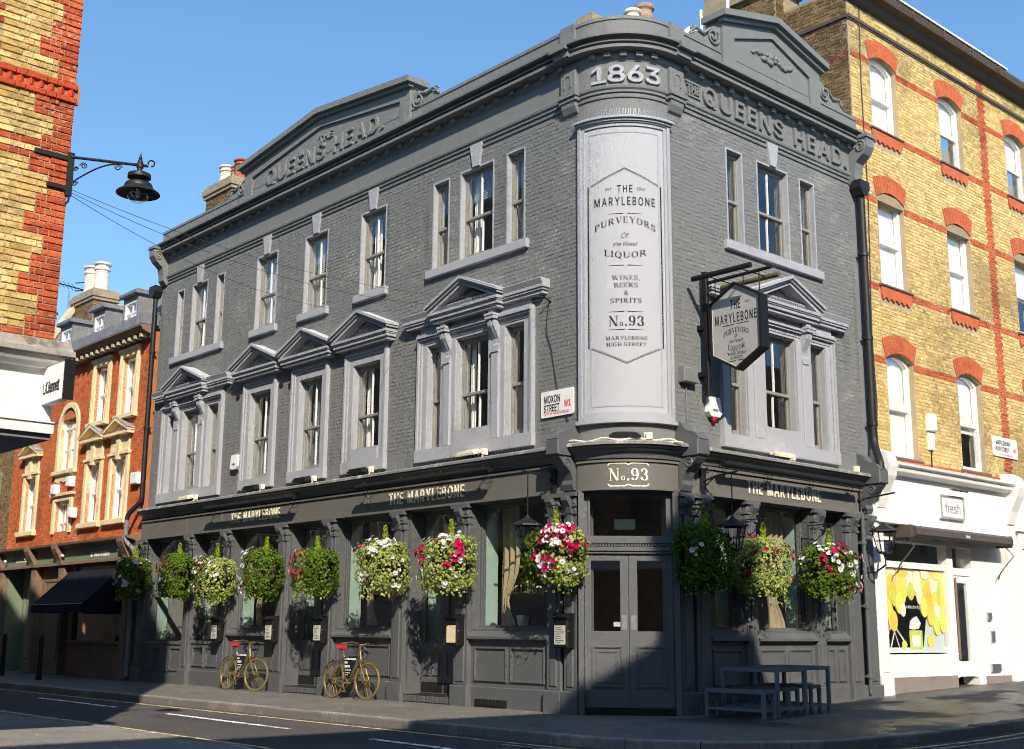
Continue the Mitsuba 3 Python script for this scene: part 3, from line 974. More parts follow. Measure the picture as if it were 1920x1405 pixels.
def lower_window(T, lights, curtains, board=False):
    g = G()
    single = len(lights) == 1
    for a, b in lights:
        lining(g, a, b, *ZL, w=.25, edge=.0)
    a, b = lights[0][0], lights[-1][1]
    architrave(g, a, b, ZL[0], ZL[1], .25)
    if not single:
        for (x0, x1), (x2, x3) in zip(lights[:-1], lights[1:]):
            g.box(x1, x2, -.05, .05, ZL[0], ZL[1])
        g.box(a - .2, b + .2, -.05, 0, 6.55, 6.9)
        g.box(a - .24, b + .24, -.13, 0, 6.66, 6.70).box(a - .22, b + .22, -.1, 0, 6.62, 6.66)
    else:
        g.box(a - .25, b + .25, -.06, 0, 6.75, 6.9)
    g.box(a - .26, b + .26, -.10, .02, 4.3, 4.53)
    key = put(PUB + '__window', g.mesh(), 'mat_trim', T)
    if single:
        pediment(key, T, (a + b) / 2, .98)
    else:
        m = lights[1]
        pediment(key, T, (m[0] + m[1]) / 2, 1.0, .33, wings=(a - .27 - .34, b + .27 + .34, .18))
        for (x0, x1), (x2, x3) in zip(lights[:-1], lights[1:]):
            cg = G()
            console(cg, (x1 + x2) / 2)
            put(key + '__console', cg.mesh(), 'mat_trim', T)
    for i, (x0, x1) in enumerate(lights):
        wide = x1 - x0 > .6
        sash(key, T, x0 + .012, x1 - .012, 4.53, 6.49, w=.12, bars=(1, 1) if wide else (0, 0), curtain=curtains[i % len(curtains)], cmat='mat_curtain', mat_f='mat_frame_grey')
    if board:
        m = lights[len(lights) // 2]
        put(key + '__board', G().box(m[0] - .06 if not single else m[0], m[1] + .06 if not single else m[1], -.06, .0, 4.5, 4.78).mesh(), 'mat_trim', T)


lower_window(L, LO_L[0], [[(.1, .6)], [(.05, .55)], [(.2, .8)]])
lower_window(L, LO_L[1], [[]])
lower_window(L, LO_L[2], [[]])
lower_window(L, LO_L[3], [[(.04, .26)]], True)
lower_window(L, LO_L[4], [[], [(.04, .2)], []], True)
lower_window(R, LO_R[0], [[], [], []], True)
for m in (LO_L[1][0], LO_L[2][0]):           # the two windows between are lined with dark shutters
    put(PUB + '__shutter', G().box(m[0] + .05, m[1] - .05, .32, .34, 4.5, 6.5).mesh(), 'mat_slate')

# ---------------------------------------------------------------- the lettered panel on the rounded corner
def bent(mesh, w=0.0):
    v, f = finely(mesh, .05)
    v = np.array(v)
    v[:, 1] += w
    return bend(v), f


g = G()
g.box(-.81, .81, -.02, 0, 4.56, 9.66)
key = put(PUB + '__corner_panel', bent(g.mesh()), 'mat_sign_white', label='pale lettered panel on the rounded corner')
g = G()
for o, i, d in ((.81, .745, .07), (.745, .69, .045), (.60, .575, .027)):
    zt, zb = 9.66 - (.81 - o), 4.56 + (.81 - o)
    e = o - i
    g.box(-o, -i, -d, 0, zb, zt).box(i, o, -d, 0, zb, zt).box(-i, i, -d, 0, zt - e, zt).box(-i, i, -d, 0, zb, zb + e)
g.box(-.85, .85, -.14, 0, 9.66, 9.7).box(-.84, .84, -.1, 0, 9.62, 9.66).box(-.84, .84, -.1, 0, 4.5, 4.56)
put(key + '__frame', bent(g.mesh()), 'mat_trim')


def print_on(mesh, z, u=0.0, w=-.022):
    g = np.array(mesh[0])
    g[:, 0] += u
    g[:, 2] += z
    return bend(np.column_stack([1.05 * np.arcsin(np.clip(g[:, 0] / 1.05, -.95, .95)), g[:, 1] + w, g[:, 2]])), mesh[1]


def rule(g, w, z, t=.012):
    for a, b in ((-w, -.03), (.03, w)):
        n = 8
        xs = np.linspace(a, b, n)
        tt = t * (.25 + .75 * np.linspace(0, 1, n)) if a < 0 else t * (.25 + .75 * np.linspace(1, 0, n))
        g.prism([(x, z + h / 2) for x, h in zip(xs, tt)] + [(x, z - h / 2) for x, h in list(zip(xs, tt))[::-1]], -.003, 0)


sign_lines = [('t', 'THE', 8.43, .125, .85, 0), ('t', 'MARYLEBONE', 8.215, .14, .93, 0), ('s', 'PURVEYORS', 7.76, .105, .9, .13), ('i', 'Of', 7.62, .09, 1, 0), ('i', 'the finest', 7.475, .075, 1, 0),
              ('s', 'LIQUOR', 7.345, .105, .9, -.06), ('s', 'WINES,', 6.9, .075, 1.0, 0), ('s', 'BEERS', 6.775, .075, 1.0, 0), ('s', '&', 6.645, .08, 1, 0), ('s', 'SPIRITS', 6.515, .078, 1.05, 0),
              ('n', 'No.93', 6.175, .17, .95, 0), ('s', 'MARYLEBONE', 5.89, .06, .88, 0), ('s', 'HIGH STREET', 5.785, .06, .86, 0)]


def sign_text(kind, s, h, xs, arch):
    if kind == 't':
        m = text(s, h, xs * .62, True, .003, track=h * .22)
    elif kind == 'i':
        m = text(s, h, .85, False, .003, shear=.35)
    else:
        m = serif(s, h, xs, .003, .16, arch, small=(1,) if kind == 'n' else ())
    return m


widths = {'MARYLEBONE': .98, 'THE': .25, 'PURVEYORS': .98, 'LIQUOR': .68, 'WINES,': .45, 'BEERS': .38, 'SPIRITS': .49, 'No.93': .56, 'HIGH STREET': .63}
for kind, s, z, h, xs, arch in sign_lines:
    v, f = sign_text(kind, s, h, xs, arch)
    v = np.array(v)
    wd = .655 if (s == 'MARYLEBONE' and kind == 's') else widths.get(s)
    if wd:
        v[:, 0] *= wd / (v[:, 0].max() - v[:, 0].min())
    put(key + '__lettering', print_on((v, f), z), 'mat_print')
for s, u in (('EST', -.26), ('1863', .26)):
    put(key + '__lettering', print_on(text(s, .05, .8, False, .003), 8.43, u), 'mat_print')
g = G()
for w, z in ((.27, 8.0), (.27, 7.11), (.28, 6.33), (.28, 6.03)):
    rule(g, w, z, .016)


def hexring(hw, zt, zb, tip, t):
    def hx(o):
        return Polygon([(-hw + o, zt), (0, zt + tip - o * .6), (hw - o, zt), (hw - o, zb), (0, zb - tip + o * .6), (-hw + o, zb)])
    return hx(0).difference(hx(t))


ring = G().prism(hexring(.60, 8.51, 5.75, .29, .02), -.003, 0).prism(hexring(.565, 8.50, 5.76, .275, .010), -.003, 0)
v, f = finely(ring.mesh(), .04)
put(key + '__border', print_on((v, f), 0), 'mat_print')
put(key + '__rule', print_on(finely(g.mesh(), .05), 0), 'mat_print')
for a, b in ((4.2, 4.5), (9.7, 10.0)):
    put(PUB + '__wall__plaster', bent(G().box(-.8246, .8246, -.008, 0, a, b).mesh()), 'mat_grey_wall')
sp = G()
for u in np.linspace(-.8, .8, 40):
    sp.tube([[u, -.1, 9.7], [u + rng.normal() * .01, -.11, 9.82]], .003, 3)
put(key + '__bird_spikes', warp(sp.mesh(), bend), 'mat_steel', kind='stuff')

# ---------------------------------------------------------------- the pub's ground floor
SH = 'mat_shop_paint'
ledge = [(-.02, 3.9), (.11, 3.93), (.12, 3.98), (.15, 4.02), (.21, 4.05), (.23, 4.08), (.27, 4.10), (.29, 4.15), (.28, 4.17), (-.02, 4.23)]
put(PUB + '__ledge', along(ledge).mesh(), SH, smooth=25)
put(PUB + '__ledge__flashing', along([(-.02, 4.236), (.285, 4.176), (.305, 4.16), (.308, 4.125), (.314, 4.125), (.313, 4.166), (.285, 4.186), (-.02, 4.25)]).mesh(), 'mat_lead')
sp = G()
for a, b in ((-5.6, -1.9), (-9.6, -8.3), (-7.9, -6.2), (-11.8, -10.5)):
    spikes(sp, a, b, -.24, 4.18, int((b - a) / .085), .11)
put(PUB + '__ledge__bird_spikes', sp.mesh(), 'mat_steel', L, kind='stuff')
sp = G()
spikes(sp, 2.4, 5.4, -.24, 4.18, 34, .11)
put(PUB + '__ledge__bird_spikes', sp.mesh(), 'mat_steel', R, kind='stuff')

# fascia boards
def fascia(T, u0, u1, joints):
    g = G().box(u0, u1, -.10, .1, 3.45, 3.91)
    g.box(u0, u1, -.135, 0, 3.86, 3.90).box(u0, u1, -.125, 0, 3.43, 3.47)
    k = put(PUB + '__fascia', g.mesh(), 'mat_fascia', T)
    for j in joints:
        put(k + '__batten', G().box(j - .012, j + .012, -.112, 0, 3.47, 3.86).mesh(), 'mat_fascia', T)
    return k


fl = fascia(L, -16.5, -1.34, (-14.1, -12.45, -9.55, -6.75))
fr = fascia(R, 1.34, 6.3, (1.9,))
v, f = finely(G().box(-.83, .83, -.08, .05, 3.45, 3.91).box(-.83, .83, -.11, 0, 3.87, 3.905).box(-.83, .83, -.11, 0, 3.43, 3.475).mesh(), .05)
fc = put(PUB + '__fascia', (bend(v), f), 'mat_fascia', label='bowed fascia over the corner door with the number')
for T, k, u, z, wd in ((L, fl, -10.98, 3.69, 2.06), (L, fl, -4.95, 3.675, 2.22), (R, fr, 3.88, 3.665, 2.15)):
    raised(k + '__lettering', 'THE MARYLEBONE', .21, T, u, z, -.104, .012, 'mat_cream', xs=.55, track=.035, fit=wd)
v, f = serif('No.93', .19, 1.0, .01, .14, small=(1,))
v = np.array(v)
v[:, 0] *= .58 / (v[:, 0].max() - v[:, 0].min())
put(fc + '__lettering', (bend(v + [0, -.083, 3.67]), f), 'mat_cream')
g = G()
for z, s in ((3.82, 1), (3.52, -1)):
    pts = [(-.30, z), (-.27, z + s * .03), (-.05, z + s * .03), (0, z + s * .005), (.05, z + s * .03), (.27, z + s * .03), (.30, z)]
    g.prism(LineString(pts).buffer(.009), -.003, 0)
v, f = finely(g.mesh(), .05)
put(fc + '__scroll_line', (bend(v + [0, -.081, 0]), f), 'mat_cream')


def pilaster(T, u0, u1, cap=True, base=.34, d=.08):
    g = G()
    g.cbox(u0, u1, -d, .3, base, 3.2, .01)
    k = .08
    g.cbox(u0 + k, u1 - k, -d - .022, 0, base + .06, 3.08, .012)
    key = put(PUB + '__pilaster', g.mesh(), SH, T)
    put(key + '__base', G().cbox(u0 - .04, u1 + .04, -d - .05, .3, -.02 + (float(rise(u0)) if T is R else 0), base, .015).mesh(), SH, T)
    c = G()
    c.box(u0 - .015, u1 + .015, -d - .03, .25, 3.08, 3.12).box(u0 - .02, u1 + .02, -d - .045, .25, 3.2, 3.24).box(u0 - .04, u1 + .04, -d - .08, .25, 3.36, 3.43)
    c.cbox(u0, u1, -d - .02, .25, 3.12, 3.2, .01).cbox(u0, u1, -d - .04, .25, 3.24, 3.36, .02)
    m = (u0 + u1) / 2
    c.prism([(0, 3.08), (-d - .04, 3.1), (-d - .07, 3.2), (-d - .14, 3.3), (-d - .14, 3.36), (0, 3.36)], m - .07, m + .07, 'u')
    put(key + '__capital', c.mesh(), SH, T)


for a, b in ((-16.52, -16.16), (-14.08, -13.74), (-12.36, -12.0), (-10.01, -9.65), (-8.22, -7.86), (-5.92, -5.57), (-4.1, -3.72), (-1.76, -1.44), (-1.37, -1.07)):
    pilaster(L, a, b)
for a, b in ((1.07, 1.37), (1.46, 1.80), (2.76, 3.05), (4.73, 4.99), (5.76, 6.14), (6.24, 6.66)):
    pilaster(R, a, b)


def fascia_bracket(T, u, s):
    g = G()
    w = .12
    g.prism([(0, 3.46), (-.12, 3.46), (-.16, 3.55), (-.14, 3.62), (-.2, 3.75), (-.36, 3.88), (-.44, 3.96), (-.46, 4.0), (0, 4.0)], u - w, u + w, 'u')
    g.cbox(u - w - .03, u + w + .03, -.50, 0, 4.0, 4.26, .02)
    g.prism([(0, 4.26), (-.5, 4.26), (-.42, 4.36), (-.2, 4.44), (-.12, 4.56), (0, 4.6)], u - w, u + w, 'u')
    t = np.linspace(0, 3 * math.pi, 30)
    r = .09 * (1 - t / (3.6 * math.pi))
    for q in (-w - .003, w + .003):
        g.tube(np.stack([np.full_like(t, u + q), -.28 + r * np.cos(t), 3.88 + r * np.sin(t)], 1), .014, 5)
    put(PUB + '__fascia_bracket', g.mesh(), SH, T)


fascia_bracket(L, -1.21, -1)
fascia_bracket(R, 1.21, 1)
fascia_bracket(R, 6.48, 1)


def frame_mould(g, u0, u1, z0, z1, w=0.0, wid=.045, d=.03):
    """A picture-frame moulding."""
    for a, b, c, e in ((u0, u1, z0, z0 + wid), (u0, u1, z1 - wid, z1), (u0, u0 + wid, z0, z1), (u1 - wid, u1, z0, z1)):
        g.box(a, b, w - d * .6, w + .01, c, e)
    k = wid * .35
    for a, b, c, e in ((u0 + k, u1 - k, z0 + k, z0 + 2 * k), (u0 + k, u1 - k, z1 - 2 * k, z1 - k), (u0 + k, u0 + 2 * k, z0 + k, z1 - k), (u1 - 2 * k, u1 - k, z0 + k, z1 - k)):
        g.box(a, b, w - d, w, c, e)
    return g


def window_bay(T, u0, u1, panels, sill=1.29, curtain=None, transom=None, ztop=3.42, lo=0.0, kick=.33):
    g = G()
    g.box(u0, u1, .0, .3, lo, sill)
    g.cbox(u0, u1, -.03, .1, lo - .02, kick, .012)
    fw, D = .06, .17
    g.box(u0, u0 + .015, .0, D + .1, sill - .1, ztop + .1).box(u1 - .015, u1, .0, D + .1, sill - .1, ztop + .1).box(u0, u1, .0, D + .1, ztop, ztop + .1)
    g.box(u0, u0 + fw, D, D + .1, sill, ztop).box(u1 - fw, u1, D, D + .1, sill, ztop).box(u0, u1, D, D + .1, ztop - fw, ztop).box(u0, u1, D - .01, D + .1, sill, sill + .05)
    g.box(u0 + fw, u0 + fw + .03, D + .03, D + .07, sill, ztop).box(u1 - fw - .03, u1 - fw, D + .03, D + .07, sill, ztop)
    if transom:
        g.box(u0, u1, D - .01, D + .1, transom, transom + .09)
    key = put(PUB + '__shop_window', g.mesh(), SH, T)
    if sill > 1.1:
        put(key + '__sill', G().prism([(.2, sill + .012), (.04, sill), (-.08, sill - .12), (-.10, sill - .13), (-.10, sill - .17), (-.05, sill - .19), (.2, sill - .2)], u0 + .004, u1 - .004, 'u').mesh(), SH, T)
    else:
        put(key + '__sill', G().cbox(u0 + .004, u1 - .004, -.03, .2, sill - .06, sill + .01, .01).mesh(), SH, T)
    n = panels
    zt = sill - .3 if sill > 1.1 else sill - .12
    ed = np.linspace(u0 + .06, u1 - .06, n + 1)
    for i in range(n):
        put(key + '__panel', frame_mould(G(), ed[i] + .04, ed[i + 1] - .04, kick + .08, zt).mesh(), SH, T)
    a, b = u0 + fw + .03, u1 - fw - .03
    spans = [(sill + .05, ztop - fw)] if not transom else [(sill + .05, transom), (transom + .09, ztop - fw)]
    for z0, z1 in spans:
        pane(key + '__pane', T, a, b, z0, z1, D + .05)
    r = G()
    r.box(u0 + .03, u0 + .06, D + .105, .55, sill - .1, ztop - .02).box(u1 - .06, u1 - .03, D + .105, .55, sill - .1, ztop - .02).box(u0, u1, D + .105, .55, sill - .12, sill)
    put(key + '__lining', r.mesh(), 'mat_mint', T)
    if curtain:
        for s, e, gz in curtain:
            put(key + '__curtain', drape(u0 + (u1 - u0) * s, u0 + (u1 - u0) * e, .48, sill, ztop - .05, 3, .045, gz), 'mat_curtain_gold', T, smooth=True)
    return key


w1 = window_bay(L, -16.16, -14.08, 3, sill=.95, transom=2.02, kick=.2)
w2 = window_bay(L, -13.74, -12.36, 2, sill=.98, curtain=[(.05, .22, None)])
w3 = window_bay(L, -12.0, -10.01, 2, curtain=[(.16, .36, 1.7)])
w5 = window_bay(L, -7.86, -5.92, 2, curtain=[(.2, .42, 1.8)])
w7 = window_bay(L, -3.72, -1.76, 2, curtain=[(.13, .36, 1.75)])
w8 = window_bay(R, 1.8, 2.76, 1, lo=.02)
w9 = window_bay(R, 3.05, 4.73, 2, curtain=[(.62, .9, 1.9)], lo=.03)
w10 = window_bay(R, 4.99, 5.76, 2, lo=.06)
for z, a in ((1.9, 0),):
    for k, s, u, wd in ((w5, 'THE MARYLEBONE', -6.75, 1.35), (w7, 'FINE LIQUOR', -2.62, .98)):
        v, f = text(s, .13, .6, True, .002, track=.02)
        v = np.array(v)
        v[:, 0] *= wd / (v[:, 0].max() - v[:, 0].min())
        v[:, 2] += .07 * (1 - (v[:, 0] / (wd / 2)) ** 2)
        put(k + '__lettering', (v + [u, .217, z - .02], f), 'mat_black' if k == w5 else 'mat_curtain_gold', L)


def door_bay(T, u0, u1, recess, panels, transom=2.46):
    g = G()
    zt = 3.42
    g.box(u0, u0 + .07, -.0, recess + .06, 0, zt).box(u1 - .07, u1, -.0, recess + .06, 0, zt)
    g.box(u0, u1, recess - .05, recess + .06, transom, transom + .1).box(u0, u1, recess - .03, recess + .06, zt - .08, zt)
    g.box(u0, u1, -.0, recess + .06, zt, zt + .03)
    key = put(PUB + '__doorway', g.mesh(), SH, T)
    pane(key + '__pane', T, u0 + .07, u1 - .07, transom + .1, zt - .08, recess)
    put(key + '__blind', G().box(u0 + .42, u1 - .35, recess + .2, recess + .22, 2.7, 3.2).mesh(), 'mat_stone', T)
    st = put(key + '__step', G().cbox(u0 - .02, u1 + .02, -.06, recess + .1, -.02, .13, .012).mesh(), 'mat_dark', T)
    ti = G()
    for a in np.arange(u0 + .05, u1 - .1, .13):
        ti.cbox(a, a + .115, -.066, 0, .01, .115, .006)
    put(key + '__step_tiles', ti.mesh(), SH, T)
    m = (u0 + u1) / 2
    for a, b in ((u0 + .075, m - .004), (m + .004, u1 - .075)):
        d = G()
        p = sbox(a, .14, b, transom).difference(sbox(a + .12, 1.05, b - .12, transom - .12))
        d.prism(p, recess, recess + .05)
        leaf = put(key + '__door', d.mesh(), SH, T)
        pane(key + '__door_pane', T, a + .12, b - .12, 1.05, transom - .12, recess + .025)
        n = panels
        ed = np.linspace(a + .07, b - .07, n + 1)
        pg = G()
        for i in range(n):
            frame_mould(pg, ed[i] + .02, ed[i + 1] - .02, .45, .86, recess, .035, .022)
        put(key + '__door_panel', pg.mesh(), SH, T)
        put(key + '__kick_plate', G().box(a + .02, b - .02, recess - .004, recess, .16, .34).mesh(), 'mat_iron', T)
    r = G().box(u0 + .03, u0 + .07, recess + .07, recess + .5, .2, zt).box(u1 - .07, u1 - .03, recess + .07, recess + .5, .2, zt)
    put(key + '__lining', r.mesh(), 'mat_mint', T)
    return key


door_bay(L, -9.65, -8.22, .28, 1)
door_bay(L, -5.57, -4.1, .3, 2)

g = G().box(-3.55, -2.75, -.05, .02, .02, .13)
for u in np.arange(-3.5, -2.8, .09):
    g.box(u, u + .05, -.07, -.04, .03, .12)
put(PUB + '__air_grille', g.mesh(), 'mat_iron', L)

# corner entrance, flat across the cut corner
q = .307
g = G()
g.box(-.79, -.70, q - .14, q + .2, 0, 3.45).box(.70, .79, q - .14, q + .2, 0, 3.45)
g.box(-.70, .70, q - .08, q + .15, 2.5, 2.56).box(-.70, .70, q - .05, q + .15, 2.46, 2.5).box(-.70, .70, q - .1, q + .15, 2.62, 2.73).box(-.70, .70, q - .05, q + .15, 2.56, 2.62)
g.box(-.70, .70, q - .03, q + .1, 3.36, 3.45)
g.box(-.64, -.6, q - .06, q + .05, 2.73, 3.36).box(.6, .64, q - .06, q + .05, 2.73, 3.36).box(-.7, -.64, q - .03, q + .05, 2.73, 3.36).box(.64, .7, q - .03, q + .05, 2.73, 3.36)
key = put(PUB + '__corner_doorway', g.mesh(), SH, C)
dg = G()
for u in np.arange(-.68, .68, .045):
    dg.box(u, u + .024, q - .09, q, 2.572, 2.61)
put(key + '__dentil_row', dg.mesh(), SH, C)
pane(key + '__pane', C, -.6, .6, 2.73, 3.36, q)
put(key + '__soffit', G().prism([(-.95, q + .1), (-.742, q + .05), (-.4, .06), (0, -.02), (.4, .06), (.742, q + .05), (.95, q + .1)], 3.44, 3.46, 'z').mesh(), SH, C)
put(key + '__threshold', G().box(-.79, .79, q - .12, q + .1, -.02, .09).mesh(), 'mat_dark', C)
for a, b in ((-.69, -.004), (.004, .69)):
    h0, h1 = (a + .1, b - .13) if a < 0 else (a + .13, b - .1)
    p = sbox(a, .1, b, 2.45).difference(sbox(h0, 1.26, h1, 2.35))
    d = G().prism(p, q, q + .05)
    put(key + '__door', d.mesh(), SH, C)
    pane(key + '__door_pane', C, h0, h1, 1.26, 2.35, q + .025)
    put(key + '__door_panel', frame_mould(frame_mould(G(), a + .1, b - .1, .40, 1.04, q, .04, .03), a + .17, b - .17, .47, .97, q, .04, .02).mesh(), SH, C)
    put(key + '__kick_plate', G().box(a + .01, b - .01, q - .005, q, .11, .28).mesh(), SH, C)
    put(key + '__push_plate', G().box(*((b - .11, b - .03) if a < 0 else (a + .03, a + .11)), q - .006, q, 1.28, 1.5).mesh(), 'mat_slate', C)
put(key + '__lining', G().box(-.69, -.6, q + .1, q + .4, .1, 2.45).mesh(), 'mat_mint', C)
put(key + '__exit_sign', G().box(-.2, .14, q + .5, q + .53, 2.88, 3.05).mesh(), 'mat_mint', C)
put(key + '__sticker', G().box(-.24, -.13, q + .015, q + .02, 1.33, 1.40).mesh(), 'mat_sign_white', C)
# ---------------------------------------------------------------- flower baskets
def leaf_mat(key, cols):
    """uv.x: a leaf's own random number; uv.y: which of the plants of the basket it belongs to."""
    def fn(p, n, uv):
        out = mi.Color3f(0)
        for i, (a, b) in enumerate(cols):
            out = dr.select((uv.y > i - .5) & (uv.y < i + .5), mix(a, b, uv.x), out)
        return out
    scene[key] = {'type': 'principledthin', 'base_color': proc(fn), 'roughness': .5, 'diff_trans': .7, 'spec_trans': 0.0}
    return key


leaf_mat('mat_leaf', [((.06, .125, .014), (.20, .30, .04)), ((.24, .33, .06), (.60, .64, .26)), ((.05, .11, .016), (.15, .24, .04)), ((.16, .10, .04), (.30, .19, .08)), ((.17, .26, .02), (.36, .45, .05))])
leaf_mat('mat_petal', [((.72, .72, .72), (.85, .84, .86)), ((.42, .006, .06), (.62, .02, .14)), ((.16, .02, .05), (.3, .03, .08)), ((.42, .10, .05), (.55, .2, .1))])


def leaves(P, N, size, tone, kind, droop=.5, seed=0):
    """One bent leaf (four triangles) at every point P with outward normal N."""
    r = np.random.default_rng(seed)
    n = len(P)
    N = N + r.normal(size=(n, 3)) * .45
    N /= np.linalg.norm(N, axis=1, keepdims=True)
    D = np.array([0, 0, -droop]) + r.normal(size=(n, 3)) * .6
    D = D - N * (D * N).sum(1, keepdims=True)
    D /= np.linalg.norm(D, axis=1, keepdims=True)
    S = np.cross(N, D)
    s = size * (.65 + .7 * r.random((n, 1)))
    w = s * .48
    v = np.stack([P, P + D * s * .45 + S * w + N * s * .05, P + D * s * .45 + N * s * .16, P + D * s * .45 - S * w + N * s * .05, P + D * s], 1)
    f = np.array([[0, 1, 2], [0, 2, 3], [1, 4, 2], [2, 4, 3]])[None] + 5 * np.arange(n)[:, None, None]
    uv = np.repeat(np.stack([tone, kind], 1), 5, 0)
    return v.reshape(-1, 3), f.reshape(-1, 3), uv


def flower_mesh(P, N, size, tone, kind, seed=0):
    r = np.random.default_rng(seed)
    n, k = len(P), 10
    N = N + np.array([0, 0, .12]) + r.normal(size=(n, 3)) * .22
    N /= np.linalg.norm(N, axis=1, keepdims=True)
    A = np.cross(N, r.normal(size=(n, 3)))
    A /= np.linalg.norm(A, axis=1, keepdims=True)
    B = np.cross(N, A)
    s = size * (.75 + .5 * r.random((n, 1)))
    ring = []
    for i in range(k):
        t = 2 * math.pi * i / k
        q = 1.0 if i % 2 == 0 else .84
        ring.append(P + (A * math.cos(t) + B * math.sin(t)) * s * q + N * s * (.42 if i % 2 == 0 else .34))
    v = np.stack([P - N * s * .15] + ring, 1)
    f = np.array([[0, 1 + i, 1 + (i + 1) % k] for i in range(k)])[None] + (k + 1) * np.arange(n)[:, None, None]
    return v.reshape(-1, 3), f.reshape(-1, 3), np.repeat(np.stack([tone, kind], 1), k + 1, 0)


def lobe_surface(lobes, count, r):
    """Points on the outside of a clump of rounded lobes (centre, radii), with normals and the lobe's number."""
    P, N, K = [], [], []
    area = np.array([a[1][0] * a[1][1] + a[1][2] * a[1][0] for a in lobes])
    for i, (c, rad) in enumerate(lobes):
        m = int(count * area[i] / area.sum())
        d = r.normal(size=(m, 3))
        d /= np.linalg.norm(d, axis=1, keepdims=True)
        d = np.sign(d) * np.abs(d) ** .62
        q = .70 + .42 * meshkit.fbm(d * 3.4 + i * 7 + lobes[0][0][0] * 99, 3, seed=i) + r.normal(size=m) * .045
        q -= .10 * (r.random(m) < .3)
        p = np.asarray(c) + d * np.asarray(rad) * q[:, None]
        nn = d / np.asarray(rad)
        nn /= np.linalg.norm(nn, axis=1, keepdims=True)
        keep = np.ones(m, bool)
        for j, (c2, r2) in enumerate(lobes):
            if j != i:
                keep &= (((p - c2) / np.asarray(r2)) ** 2).sum(1) > .62
        P.append(p[keep])
        N.append(nn[keep])
        K.append(np.full(keep.sum(), i))
    return np.vstack(P), np.vstack(N), np.concatenate(K)


